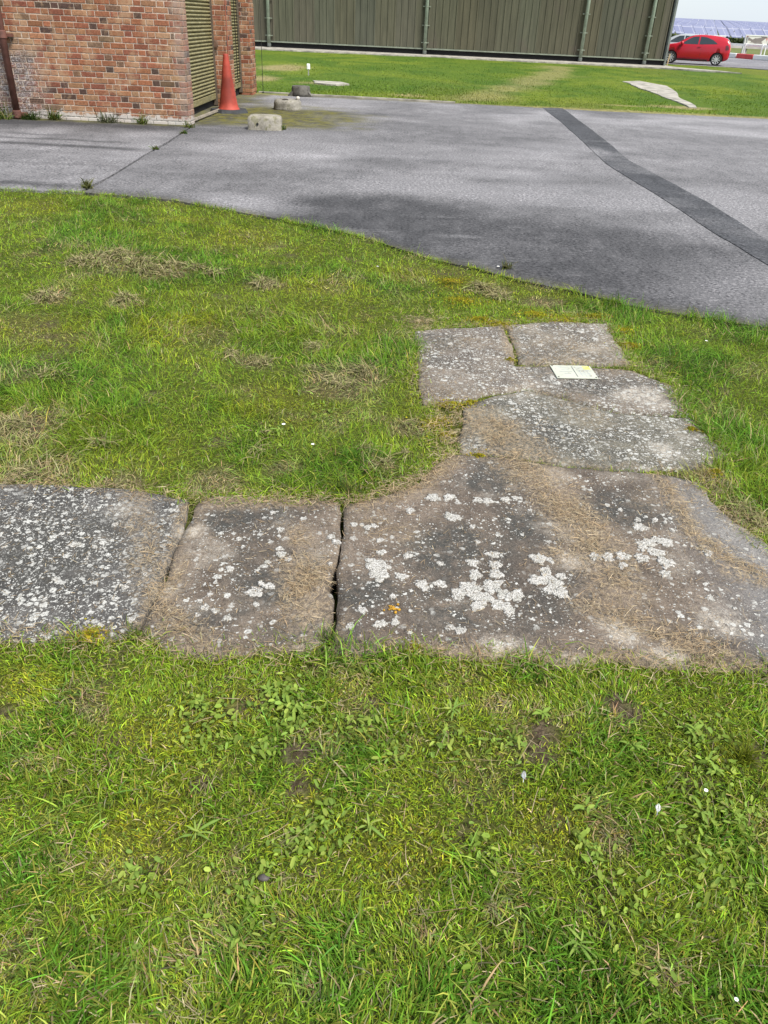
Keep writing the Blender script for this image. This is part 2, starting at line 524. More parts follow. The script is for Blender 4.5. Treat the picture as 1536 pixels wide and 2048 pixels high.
# ------------------------------------------------------------------ tarmac yard
NEAR_EDGE = [(-9, 7.95), (-6, 7.9), (-3.786, 7.712), (-3.030, 7.724), (-2.091, 7.587), (-1.025, 7.000), (-0.303, 6.516), (0.256, 5.911), (0.580, 5.717), (0.876, 5.444), (1.224, 5.239), (1.506, 4.998), (1.872, 4.810), (2.304, 4.654), (3.3, 4.25), (6, 3.6), (9, 3.2), (14, 2.6)]
JOINT = [(-3.2, 13.1), (-3.116, 11.351), (-3.079, 10.047), (-3.030, 9.200), (-3.013, 8.468), (-3.016, 7.753)]
NE = np.array(NEAR_EDGE)
def near_edge(x): return np.interp(x, NE[:, 0], NE[:, 1])

yard_poly = rough_line(JOINT + [p for p in NEAR_EDGE if p[0] > -3.0] + [(14, 18.85), (7.98, 19.0), (3.2, 19.15), (1, 19.3), (-3.2, 19.5), (-3.62, 19.5), (-3.62, 13.1)], 0.25, 0.012, 0.5, 5)
left_poly = rough_line([(-9, 13.3), (-9, 7.95)] + [p for p in NEAR_EDGE if -9 < p[0] < -3.12] + [(a - 0.035, b) for a, b in JOINT[::-1]] + [(-3.25, 13.3)], 0.25, 0.008, 0.5, 6)

def pave(name, poly, spacing, z, mat, fn, seed=0, thick=0.05):
    v, f = sheet(poly, spacing, 0.3, seed)
    zz = np.full(len(v), z) + (fbm(v[:, 0], v[:, 1], 1.6, 4) - 0.5) * 0.012
    me = bpy.data.meshes.new(name)
    nb = len(poly)
    vv = [(a, b, c) for (a, b), c in zip(v, zz)]
    base = len(vv)
    vv += [(poly[i][0], poly[i][1], z - thick) for i in range(nb)]
    ff = [list(t) for t in f]
    idx = {}
    for i, (a, b) in enumerate(v):
        idx[(round(a, 4), round(b, 4))] = i
    loop = [idx.get((round(a, 4), round(b, 4))) for a, b in poly]
    for i in range(nb):
        j = (i + 1) % nb
        if loop[i] is None or loop[j] is None: continue
        ff.append([loop[j], loop[i], base + i, base + j])
    me.from_pydata(vv, [], ff)
    P = np.array(vv)
    vcol(me, 'tint', fn(P[:, 0], P[:, 1]))
    o = link(name, me, mat)
    bmx = bmesh.new(); bmx.from_mesh(me); bmesh.ops.recalc_face_normals(bmx, faces=bmx.faces)
    if sum(fc.normal.z for fc in bmx.faces) < 0: bmesh.ops.reverse_faces(bmx, faces=bmx.faces)
    bmx.to_mesh(me); bmx.free()
    return o

def yard_tint(x, y):
    ey = y - near_edge(x)
    n = fbm(x, y, 1.2, 1) ; n2 = fbm(x, y, 0.35, 2)
    # dark new-looking margin in front of the lawn, bounded by a slanting lap line
    lap = np.interp(x, [-1.6, -1.0, 0.0, 1.0, 2.2, 3.0], [7.45, 8.2, 8.25, 7.75, 7.35, 6.9])
    dk = 1.0 * sstep(0.4, -0.7, y - lap + (n - 0.5) * 1.1) * sstep(-1.5, -0.6, x) * (0.7 + 0.5 * n2)
    dk *= 1 - 0.75 * sstep(1.2, 2.6, x + (n - 0.5) * 1.6) * sstep(6.9, 5.4, y)
    dk += 0.4 * sstep(0.35, 0.0, ey) 
    dk += 0.55 * sstep(1.6, 0.2, seg_dist([(-3.1, 13.0), (-1.2, 13.6), (-0.9, 15.5)], x, y)) * sstep(0.4, 0.62, n)
    dk += 0.5 * sstep(0.42, 0.62, fbm(x, y * 1.9, 3.0, 9)) * 0.55
    pale = sstep(0.45, 0.66, fbm(x, y * 1.6, 2.2, 5)) * 0.8 + 0.7 * sstep(0.35, 0.0, np.abs(y - 10.9 + (n - .5))) * sstep(3, 1, np.abs(x + 0.6))
    pale += 0.7 * sstep(1.4, 2.3, x) * sstep(6.6, 5.0, y) * sstep(0.42, 0.6, n2)
    ms = sstep(1.35, 0.5, np.hypot((x + 2.2) / 1.5, (y - 14.9) / 1.9) + (n2 - 0.5) * 0.9) * sstep(13.1, 13.8, y)
    ms = np.maximum(ms, 0.8 * sstep(0.5, 0.1, x + 3.3 + (n2 - 0.5)) * sstep(13.0, 13.6, y))
    ms = np.maximum(ms, 0.35 * sstep(0.2, 0.0, ey))
    ms = np.maximum(ms, 0.7 * sstep(0.25, 0.0, 19.25 - y + (n2 - .5) * .3))
    return np.clip(np.stack([dk, ms, pale], 1), 0, 1)

tag(pave('yard', yard_poly, 0.13, 0.0, M_ASPHALT, yard_tint, 1), kind='structure')

def left_tint(x, y):
    n = fbm(x, y, 1.2, 1); n2 = fbm(x, y, 0.3, 2)
    dk = np.zeros_like(x)
    for yy, w, s, x1 in ((10.55, 0.09, 0.8, -3.2), (11.05, 0.05, 0.7, -3.6), (11.45, 0.05, 0.6, -4.6), (9.15, 0.04, 0.4, -3.1), (10.0, 0.05, 0.25, -3.3), (7.98, 0.09, 0.75, -3.1)):
        dk = np.maximum(dk, s * sstep(w * 1.9, w * 0.5, np.abs(y - yy + (n - 0.5) * 0.25)) * sstep(0.2, -0.3, x - x1) * (0.8 + 0.7 * n2))
    dk = np.maximum(dk, 1.0 * sstep(1.3, 0.3, 12.95 - y + (n - 0.5) * 0.8))
    ms = 0.7 * sstep(0.22, 0.0, 13.05 - y + (n2 - .5) * .2)
    pale = 0.55 * sstep(0.45, 0.65, n)
    return np.clip(np.stack([dk, ms, pale], 1), 0, 1)
tag(pave('yard', left_poly, 0.1, 0.002, M_ASPHALT, left_tint, 2), kind='structure')

# dark reinstatement strip laid across the yard
SL = [(3.067, 19.157), (2.984, 16.131), (2.833, 12.949), (2.728, 11.173), (2.799, 9.392), (2.838, 8.303), (2.848, 7.259), (2.901, 6.193)]
SR = [(3.529, 19.211), (3.283, 13.871), (3.138, 11.603), (3.222, 9.853), (3.275, 8.818), (3.247, 7.039)]
sl = SL + [(SL[-1][0] + (SL[-1][0] - SL[-2][0]) * 1.5, SL[-1][1] + (SL[-1][1] - SL[-2][1]) * 1.5)]
sr = SR + [(SR[-1][0] + (SR[-1][0] - SR[-2][0]) * 1.6, SR[-1][1] + (SR[-1][1] - SR[-2][1]) * 1.6)]
strip_poly = rough_line(sl + sr[::-1], 0.08, 0.008, 0.4, 8)
def strip_tint(x, y):
    n = fbm(x, y, 0.9, 3); n2 = fbm(x, y, 0.25, 2)
    e = seg_dist(list(strip_poly), x, y)
    pale = 0.9 * sstep(0.45, 0.1, np.hypot((x - 2.75), (y - 12.2) * 0.6) + (n2 - .5) * .4) + 0.5 * sstep(0.55, 0.72, n)
    return np.clip(np.stack([0.25 * n, 0.0 * x, pale * 0.7], 1), 0, 1)
tag(pave('asphalt_strip', strip_poly, 0.1, 0.0055, M_STRIP, strip_tint, 3, 0.004), kind='structure')

# ------------------------------------------------------------------ colour of the turf, shared by soil and blades
# (x, y, radius) of patches seen in the lawn
YELLOW = [(*(-1.972, 4.014), .38), (*(-0.505, 3.263), .3), (*(-1.257, 6.360), .4), (*(0.033, 5.491), .3), (*(-1.867, 6.876), .22), (*(-1.278, 7.781), .3), (*(-0.506, 5.215), .3), (*(0.482, 5.319), .2), (*(1.056, 4.662), .16), (*(0.636, 4.464), .12), (*(-3.242, 7.087), .5), (*(-1.256, 4.197), .3),
          (*(-0.495, 1.316), .13), (*(-0.902, 1.427), .12), (*(-0.070, 1.499), .07), (*(0.090, 1.004), .12), (*(-0.350, 1.409), .1), (*(-0.161, 1.129), .06), (*(0.878, 1.319), .05), (*(-0.478, 1.034), .12), (*(0.403, 1.081), .1)]
LUSH = [(*(-0.063, 2.648), .22), (*(-0.252, 2.552), .22), (*(-1.367, 2.911), .4), (*(-0.647, 4.283), .5), (*(-0.065, 4.037), .3), (*(-1.388, 4.264), .5), (*(-2.418, 6.473), .5), (*(-1.564, 3.372), .4), (*(-0.034, 5.294), .4), (*(1.631, 4.031), .35), (*(1.600, 3.077), .3), (*(2.169, 4.590), .3), (*(1.476, 4.870), .3),
        (*(-0.701, 0.940), .13), (*(0.105, 1.549), .09), (*(-0.055, 1.264), .1), (*(0.400, 0.761), .16), (*(0.656, 0.763), .16), (*(0.162, 0.706), .14), (*(-0.482, 0.721), .18), (*(-0.384, 1.103), .08), (*(0.053, 1.366), .1), (*(-0.041, 0.732), .12), (*(-0.234, 0.777), .12), (*(0.424, 1.570), .06)]
DRY = [(*(-1.974, 5.467), .34), (*(-1.572, 5.279), .22), (*(-2.124, 4.604), .16), (*(-1.570, 2.889), .22), (*(-1.664, 4.595), .14), (*(-0.860, 5.098), .13), (*(-0.247, 3.529), .22), (*(-0.155, 3.669), .12), (*(-0.724, 3.733), .12), (*(-1.356, 2.524), .2), (*(-0.999, 2.482), .12), (*(-0.656, 2.552), .12), (*(-0.420, 2.654), .1),
       (*(0.096, 3.091), .1), (*(0.677, 5.198), .16), (*(0.951, 4.998), .14), (*(1.382, 2.446), .12), (*(1.318, 2.699), .1), (*(1.350, 3.200), .08), (*(-0.005, 2.715), .08), (*(0.160, 4.487), .1), (*(-0.416, 3.991), .1),
       (*(0.252, 0.889), .03), (*(-0.310, 0.774), .04), (*(0.119, 0.823), .035), (*(0.536, 1.076), .05), (*(-0.725, 1.368), .06), (*(0.643, 1.437), .04), (*(0.568, 0.786), .04), (*(0.329, 1.452), .05)]
BARE = [(*(-0.188, 1.256), .035), (*(-0.178, 1.169), .03), (*(-0.363, 1.408), .025), (*(0.433, 1.348), .03), (*(0.404, 1.284), .025), (*(0.672, 1.447), .035), (*(0.638, 1.472), .03), (*(0.954, 1.324), .03), (*(-0.389, 1.150), .02), (*(-0.936, 1.355), .03), (*(-0.000, 1.431), .025), (*(0.225, 1.085), .02)]

def patch(lst, x, y, n, soft=0.75):
    t = np.zeros_like(x)
    for a, b, r in lst:
        d = np.hypot(x - a, (y - b)) / r
        t = np.maximum(t, sstep(1.15, 0.35, d + (n - 0.5) * soft * 1.6))
    return t

C_MID = np.array((0.190, 0.285, 0.022)); C_LUSH = np.array((0.092, 0.198, 0.018)); C_YEL = np.array((0.265, 0.305, 0.022))
C_OLD = np.array((0.24, 0.265, 0.048)); C_DRY = np.array((0.32, 0.26, 0.145)); C_BLUE = np.array((0.13, 0.225, 0.038))

def turf(x, y):
    """returns lush, yellow, dry, bare weights"""
    sc = np.where(y < 2.0, 0.42, 1.0)
    n = fbm(x / sc, y / sc, 0.5, 1); n2 = fbm(x / sc, y / sc, 0.13, 2); n3 = fbm(x / sc, y / sc, 0.9, 3); n4 = fbm(x / sc, y / sc, 0.28, 6)
    lush = np.clip(patch(LUSH, x, y, n2) + 0.85 * sstep(0.5, 0.66, n), 0, 1)
    yel = np.clip(patch(YELLOW, x, y, n2) * 0.95 + np.where(y > 2, .5, .35) * sstep(0.53, 0.68, n3), 0, 1)
    dry = np.clip(patch(DRY, x, y, n2) + 0.4 * sstep(0.6, 0.74, n4), 0, 1)
    bare = np.clip(patch([(a, b, r * 1.6) for a, b, r in BARE], x, y, n2, 0.9) + 0.5 * sstep(0.68, 0.78, fbm(x / sc, y / sc, 0.2, 9)), 0, 1)
    return lush, yel, dry, bare

def turf_rgb(lush, yel, dry):
    c = C_MID + (C_LUSH - C_MID) * lush[:, None]
    c = c + (C_YEL - c) * (yel * 0.8)[:, None]
    c = c + (C_DRY - c) * (dry * 0.6)[:, None]
    return c

# near lawn: soil sheet with small humps
xs = np.arange(-7.0, 6.01, 0.055); ys = np.arange(-1.2, 8.4, 0.055)
gx, gy = np.meshgrid(xs, ys)
GAP1 = [(-0.146, 2.264), (-0.146, 2.096), (-0.153, 1.881), (-0.140, 1.729)]      # open joint between the brown slabs
GAP2 = [(-0.695, 2.298), (-0.692, 2.024), (-0.684, 1.793), (-0.691, 1.712)]
def lawn_z(x, y):
    z = -0.02 + (fbm(x, y, 0.45, 7) - 0.5) * 0.026 + (fbm(x, y, 0.12, 8) - 0.5) * 0.018
    edge = y - near_edge(x)
    z = np.where(seg_dist(GAP1, x, y) < .06, np.minimum(z, -.11), z)
    z = np.where(seg_dist(GAP2, x, y) < .05, np.minimum(z, -.05), z)
    ez = np.interp(edge, [-.3, -.04, .04], [-.02, -.007, -.035])
    return np.where(edge > -0.3, np.where(edge > -.02, np.minimum(z, ez), np.maximum(z, ez)), z)
gz = lawn_z(gx, gy)
ny, nx = gx.shape
ii = np.arange(ny * nx).reshape(ny, nx)
me = mesh_np('lawn', np.stack([gx.ravel(), gy.ravel(), gz.ravel()], 1), np.stack([ii[:-1, :-1], ii[:-1, 1:], ii[1:, 1:], ii[1:, :-1]], -1).reshape(-1, 4))
lu, ye, dr, ba = turf(gx.ravel(), gy.ravel())
c = turf_rgb(lu, ye, dr) * 0.55
c = c + (np.array((0.15, 0.11, 0.078)) - c) * np.clip(ba + 0.2, 0, 1)[:, None]
vcol(me, 'tint', c)
tag(link('lawn', me, M_SOIL, smooth=True), kind='structure')

# mid lawn between the yard and the hangar
xs = np.arange(-30, 40.01, 0.3); ys = np.concatenate([np.arange(18.6, 30, 0.2), np.arange(30, 56, 0.4)])
gx, gy = np.meshgrid(xs, ys)
FARTAR = [(11.5, 53.6), (15.207, 51.046), (17.617, 50.757), (18.400, 50.648), (19.712, 48.673), (24, 46), (40, 40), (40, 57), (11, 57)]
gz = 0.005 + (fbm(gx, gy, 2.5, 3) - 0.5) * 0.05
gz = np.where(gy < 19.6, np.minimum(gz, -0.02 + (gy - 18.6) * 0.04), gz)
gz = np.where(inside(FARTAR, gx, gy), -0.1, gz)
ny, nx = gx.shape
ii = np.arange(ny * nx).reshape(ny, nx)
me = mesh_np('far_lawn', np.stack([gx.ravel(), gy.ravel(), gz.ravel()], 1), np.stack([ii[:-1, :-1], ii[:-1, 1:], ii[1:, 1:], ii[1:, :-1]], -1).reshape(-1, 4))

def far_rgb(x, y):
    n = fbm(x, y * 0.6, 3.0, 1); n2 = fbm(x, y * 0.5, 0.8, 2); n3 = fbm(x, y * 0.4, 5.0, 4)
    c = np.array((0.082, 0.125, 0.018)) + (np.array((0.125, 0.158, 0.022)) - np.array((0.082, 0.125, 0.018))) * sstep(0.35, 0.65, n)[:, None]
    c = c + (np.array((0.058, 0.105, 0.016)) - c) * (0.8 * sstep(0.52, 0.66, n2))[:, None]
    c = c + (np.array((0.16, 0.16, 0.035)) - c) * (0.55 * sstep(0.52, 0.68, n3))[:, None]
    w = np.zeros_like(x)
    # trodden track and worn corners
    w = np.maximum(w, 0.55 * sstep(1.0, 0.2, seg_dist([(1.6, 20.3), (3.0, 25), (5.5, 33), (7.0, 40)], x, y) + (n2 - .5) * 1.6))
    for (a, b, rx, ry) in ((-3.9, 24, .5, 1.4), (-4.1, 29.5, .7, 2.5), (-2.1, 23.2, .55, .8), (0.1, 20.7, .5, .35), (6.6, 20.9, .9, .5), (5.2, 20.6, .8, .2)):
        w = np.maximum(w, 0.9 * sstep(1.2, 0.5, np.hypot((x - a) / rx, (y - b) / ry) + (n2 - .5) * 1.2))
    w = np.maximum(w, 0.75 * sstep(0.35, 0.05, y - 19.25 + (n2 - .5) * .5))
    c = c + (np.array((0.27, 0.215, 0.125)) - c) * w[:, None]
    return c * np.array((1.0, 1.08, .9))
vcol(me, 'tint', far_rgb(gx.ravel(), gy.ravel()))
tag(link('far_lawn', me, M_FARGRASS, smooth=True), kind='structure')

# apron by the parked cars
apron = rough_line(FARTAR[:4] + [(24, 45.5), (40, 39), (60, 48), (30, 74), (25.2, 78.6), (11.5, 80)], 1.0, 0.05, 2, 4)
def apron_tint(x, y):
    n = fbm(x, y, 4.0, 2)
    return np.clip(np.stack([0.3 * sstep(0.5, 0.7, n), 0 * x, 0.8 * sstep(0.45, 0.62, fbm(x * .3, y, 2.0, 5))], 1), 0, 1)
tag(pave('apron', apron, 1.2, 0.012, M_APRON, apron_tint, 9, 0.1), kind='structure')

# narrow concrete edging along the far side of the yard, old path showing through the far lawn, hangar footing
def slab_poly(name, poly, z0, z1, mat, seed, amp=0.03, step=0.3, parent=None):
    pl = rough_line(poly, step, amp, 0.6, seed)
    b = bmesh.new()
    top = [b.verts.new((x, y, z1)) for x, y in pl]
    bot = [b.verts.new((x, y, z0)) for x, y in pl]
    f = b.faces.new(top)
    if f.normal.z < 0: f.normal_flip()
    f.normal_update()
    n = len(pl)
    for i in range(n): b.faces.new((top[i], top[(i + 1) % n], bot[(i + 1) % n], bot[i]))
    bmesh.ops.triangulate(b, faces=[f])
    bmesh.ops.recalc_face_normals(b, faces=b.faces)
    return obj(name, b, mat, parent)

tag(slab_poly('kerb_edging', [(-3.25, 19.52), (-1.2, 19.4), (1.15, 19.24), (1.15, 19.32), (-1.2, 19.5), (-3.25, 19.62)], -0.1, 0.03, M_PALECONC, 3, 0.012), kind='structure')
tag(slab_poly('old_path', [(7.55, 30.5), (8.35, 31.4), (8.62, 29.2), (8.2, 26.6), (7.55, 24.2), (7.25, 22.0), (7.0, 20.9), (6.85, 20.9), (7.0, 22.6), (7.15, 24.5), (7.3, 27.2)], -0.1, 0.03, M_PALECONC, 4, 0.05, .5), kind='structure')
tag(slab_poly('old_path', [(-2.45, 23.8), (-1.7, 23.7), (-1.45, 23.1), (-1.75, 22.6), (-2.3, 22.9)], -0.1, 0.04, M_PALECONC, 5, 0.07), kind='structure')
tag(slab_poly('hangar_footing', [(-12, 44.0), (-6.5, 43.6), (2, 44.2), (9, 43.9), (12.6, 43.4), (14.2, 42.7), (15.8, 41.8), (14.7, 43.8), (13.6, 45.6), (13.55, 47), (13.4, 60), (-12, 60)], -0.1, 0.06, M_PALECONC, 6, 0.12, 0.5), kind='structure')

# ------------------------------------------------------------------ concrete slab path in the foreground
SLABS = [
  # outline (photo-calibrated ground metres), material, pale lichen share
  ('A', [(-1.770, 2.410), (-1.426, 2.424), (-1.207, 2.433), (-0.983, 2.432), (-0.865, 2.407), (-0.712, 2.368), (-0.706, 2.290), (-0.687, 2.096), (-0.690, 1.969), (-0.692, 1.811), (-0.694, 1.718), (-0.708, 1.639), (-0.733, 1.614), (-0.883, 1.618), (-1.057, 1.598), (-1.309, 1.572)],
   slab_mat('slab_concrete_speckled', (0.06, 0.057, 0.054), (0.116, 0.11, 0.103), 0.6, 46)),
  ('B', [(-0.676, 2.403), (-0.556, 2.431), (-0.314, 2.428), (-0.164, 2.410), (-0.153, 2.339), (-0.146, 2.096), (-0.155, 1.937), (-0.161, 1.881), (-0.143, 1.833), (-0.140, 1.774), (-0.142, 1.713), (-0.142, 1.628), (-0.218, 1.610), (-0.383, 1.591), (-0.462, 1.565), (-0.589, 1.577), (-0.673, 1.654), (-0.679, 1.805), (-0.677, 1.931), (-0.681, 2.156), (-0.680, 2.340)],
   slab_mat('slab_concrete_warm', (0.105, 0.084, 0.067), (0.2, 0.162, 0.126), 0.24, 44)),
  ('C', [(-0.136, 2.381), (0.019, 2.466), (0.124, 2.568), (0.195, 2.693), (0.271, 2.815), (0.467, 2.808), (0.647, 2.770), (0.865, 2.737), (1.085, 2.742), (1.254, 2.685), (1.255, 2.541), (1.292, 2.404), (1.359, 2.264), (1.461, 2.083), (1.312, 1.570), (1.161, 1.609), (1.012, 1.625), (0.841, 1.621), (0.677, 1.643), (0.511, 1.591), (0.403, 1.624), (0.205, 1.623), (0.063, 1.642), (-0.048, 1.595), (-0.123, 1.617), (-0.126, 1.719), (-0.133, 1.883), (-0.138, 2.097), (-0.141, 2.340)],
   slab_mat('slab_concrete_brown', (0.1, 0.081, 0.066), (0.19, 0.152, 0.118), 0.22, 46, cool=True)),
  ('D', [(0.355, 3.316), (0.495, 3.435), (0.668, 3.526), (0.847, 3.422), (1.063, 3.290), (1.404, 3.284), (1.393, 3.204), (1.446, 3.014), (1.443, 2.931), (1.320, 2.797), (1.097, 2.772), (0.871, 2.767), (0.652, 2.800), (0.470, 2.839), (0.309, 2.853), (0.303, 2.981), (0.339, 3.143)],
   slab_mat('slab_concrete_greenish', (0.096, 0.09, 0.075), (0.18, 0.168, 0.132), 0.56, 44)),
  ('E', [(0.129, 4.289), (0.334, 4.361), (0.644, 4.457), (0.669, 4.135), (0.651, 3.837), (1.051, 3.866), (1.276, 3.859), (1.435, 3.685), (1.424, 3.396), (1.416, 3.323), (1.073, 3.329), (0.861, 3.465), (0.674, 3.570), (0.499, 3.477), (0.358, 3.361), (0.156, 3.321), (0.143, 3.576), (0.134, 3.988)],
   slab_mat('slab_concrete_grey', (0.106, 0.09, 0.077), (0.2, 0.17, 0.138), 0.56, 44)),
  ('G', [(0.665, 4.486), (0.982, 4.586), (1.298, 4.585), (1.281, 4.297), (1.289, 3.930), (1.059, 3.909), (0.676, 3.896), (0.686, 4.137)],
   slab_mat('slab_concrete_pale', (0.125, 0.108, 0.09), (0.22, 0.19, 0.15), 0.56, 44)),
]
SLAB_POLYS = []
# straw lying on the slabs: polyline, half width
STRAW = [([(-0.921, 2.398), (-0.796, 2.102), (-0.705, 1.840)], 0.06, .7), ([(-0.654, 2.370), (-0.164, 2.413)], 0.045, .9), ([(-0.669, 1.998), (-0.671, 1.770), (-0.499, 1.607)], 0.05, .9), ([(-0.248, 2.004), (-0.215, 1.735)], 0.075, 1.6), ([(-0.294, 2.188), (-0.279, 2.129)], 0.045, 1.2),
         ([(-0.125, 2.382), (0.114, 2.529), (0.259, 2.762), (0.293, 3.038), (0.281, 3.242)], 0.06, 1.5), ([(0.131, 4.482), (0.341, 4.513)], .14, 1.2), ([(0.416, 3.203), (0.500, 2.918), (0.642, 2.486), (0.717, 2.289), (0.769, 1.977)], 0.1, 1.1), ([(0.370, 3.198), (0.493, 3.059), (0.607, 2.632)], 0.14, 1.0), ([(1.088, 2.738), (1.111, 2.528), (1.118, 2.291), (1.158, 2.173), (1.265, 2.028)], 0.045, 1.3),
         ([(1.179, 2.089), (1.220, 2.065)], 0.05, 1.6), ([(0.650, 1.868), (0.793, 1.762), (0.940, 1.706), (1.028, 1.630)], 0.06, .9), ([(0.601, 1.621), (1.106, 1.625)], 0.03, 1.0), ([(0.092, 1.627), (0.515, 1.615)], .03, 1.0), ([(0.578, 2.141), (0.582, 2.112)], 0.04, 1.2), ([(-0.068, 2.320), (0.059, 2.203)], 0.08, .4), ([(0.741, 3.919), (1.265, 3.878), (1.386, 4.037)], 0.1, .55), ([(0.865, 3.419), (0.918, 3.205)], 0.1, .45),
         ([(0.210, 4.074), (0.495, 4.191)], .1, .3), ([(0.194, 3.459), (0.289, 3.411)], .1, .4), ([(0.886, 4.163), (1.158, 4.121)], .12, .4), ([(0.668, 4.487), (0.654, 3.908)], .04, 1.1), ([(-0.687, 1.723), (-0.708, 2.330)], .018, 1.0), ([(0.990, 2.517), (1.256, 2.693)], .07, .3)]
DARKP = [(*(-0.372, 1.865), .14), (*(-0.539, 2.246), .1), (*(-0.032, 1.890), .12), (*(0.229, 2.127), .2), (*(0.448, 2.618), .2), (*(0.487, 2.302), .15), (*(0.895, 2.438), .18), (*(0.213, 1.788), .16), (*(0.694, 3.080), .2), (*(0.268, 4.160), .16), (*(0.431, 2.866), .1), (*(1.000, 3.615), .14), (*(-0.523, 1.713), .08), (*(-1.051, 2.023), .3), (*(-0.369, 2.293), .08)]
PALEP = [(*(1.252, 3.522), .16), (*(1.268, 2.336), .09), (*(1.328, 2.187), .1), (*(1.264, 2.597), .06), (*(1.180, 2.918), .1), (*(0.363, 1.646), .1), (*(0.717, 1.756), .08), (*(1.038, 1.825), .1), (*(-0.660, 1.843), .05), (*(0.554, 1.598), .06), (*(0.846, 1.638), .08), (*(-0.662, 2.173), .05), (*(0.630, 2.102), .05)]

def slab_tint(x, y, edge):
    n = fbm(x, y, 0.12, 2); n2 = fbm(x, y, 0.3, 3)
    st = np.zeros_like(x)
    for ln, w, s in STRAW:
        st = np.maximum(st, min(1, s) * sstep(1.5, 0.5, seg_dist(ln, x, y) / w + (n - 0.5) * 0.9))
    st = np.maximum(st, 0.8 * sstep(0.05, 0.0, edge + (n - 0.5) * 0.1) * sstep(0.42, 0.62, n2))
    dk = np.maximum(patch(DARKP, x, y, n), 0.7 * sstep(0.55, 0.7, n2))
    pl = np.maximum(patch(PALEP, x, y, n) * 0.85, 0.3 * sstep(0.62, 0.75, fbm(x, y, 0.2, 5)))
    return np.clip(np.stack([st, dk * (1 - pl), pl], 1), 0, 1)

path = empty('concrete_path', (*(0.236, 2.280), 0), label='weathered lichen-spotted concrete slab path across the grass', kind='structure')
PO = np.array(path.location)
SLAB_OBJ = {}
for k, (nm, poly, mat) in enumerate(SLABS):
    pl = rough_line(poly, 0.022, 0.007, 0.06, 20 + k)
    SLAB_POLYS.append(pl)
    P = np.array(pl)
    if np.sum(P[:, 0] * np.roll(P[:, 1], -1) - np.roll(P[:, 0], -1) * P[:, 1]) < 0: pl = pl[::-1]
    v, f = sheet(pl, 0.024, 0.35, k)
    tilt = [(0, 0), (.004, -.004), (-.003, .003), (.004, 0), (-.004, .002), (.006, .003), (.002, -.003)][k]
    cx, cy = np.array(pl).mean(0)
    e = seg_dist(pl + [pl[0]], v[:, 0], v[:, 1])
    z = (v[:, 0] - cx) * tilt[0] * 2 + (v[:, 1] - cy) * tilt[1] * 2 + (fbm(v[:, 0], v[:, 1], 0.25, k) - .5) * 0.008
    z -= 0.006 * (1 - np.clip(e / 0.010, 0, 1)) ** 2
    z += (fbm(v[:, 0], v[:, 1], 0.05, k + 3) - .5) * 0.004
    vv = [tuple(np.array((a, b, cz)) - PO) for (a, b), cz in zip(v, z)]
    idx = {(round(a, 4), round(b, 4)): i for i, (a, b) in enumerate(v)}
    lp = [idx.get((round(a, 4), round(b, 4))) for a, b in pl]
    base = len(vv)
    vv += [(a - PO[0], b - PO[1], -0.09 - PO[2]) for a, b in pl]
    ff = [list(t) for t in f]
    n = len(pl)
    for i in range(n):
        j = (i + 1) % n
        if lp[i] is not None and lp[j] is not None: ff.append([lp[i], lp[j], base + j, base + i][::-1])
    me = bpy.data.meshes.new('slab')
    me.from_pydata(vv, [], ff)
    t = slab_tint(v[:, 0], v[:, 1], e)
    vcol(me, 'tint', np.concatenate([t, np.zeros((n, 3))]))
    o = link('slab', me, mat, path)
    bmx = bmesh.new(); bmx.from_mesh(me); bmesh.ops.recalc_face_normals(bmx, faces=bmx.faces)
    if sum(fc.normal.z * fc.calc_area() for fc in bmx.faces) < 0: bmesh.ops.reverse_faces(bmx, faces=bmx.faces)
    bmx.to_mesh(me); bmx.free()
    me.polygons.foreach_set('use_smooth', [True] * len(me.polygons))
    SLAB_OBJ[nm] = (o, pl, tilt, (cx, cy), k)
for nm, lb in (('A', 'dark grey slab densely speckled with white lichen'), ('B', 'small brown slab with a strip of straw along it'), ('C', 'large brown slab with big white lichen patches'), ('D', 'greenish grey slab with slanted cracked upper edge'), ('E', 'grey slab carrying the small white notice plate'), ('G', 'pale slab behind the notice plate, next to the lawn')):
    SLAB_OBJ[nm][0]['label'] = lb

def slab_z(nm, x, y):
    o, pl, t, c, k = SLAB_OBJ[nm]
    return float((x - c[0]) * t[0] * 2 + (y - c[1]) * t[1] * 2 + (fbm(np.array([x]), np.array([y]), 0.25, k)[0] - .5) * 0.008)

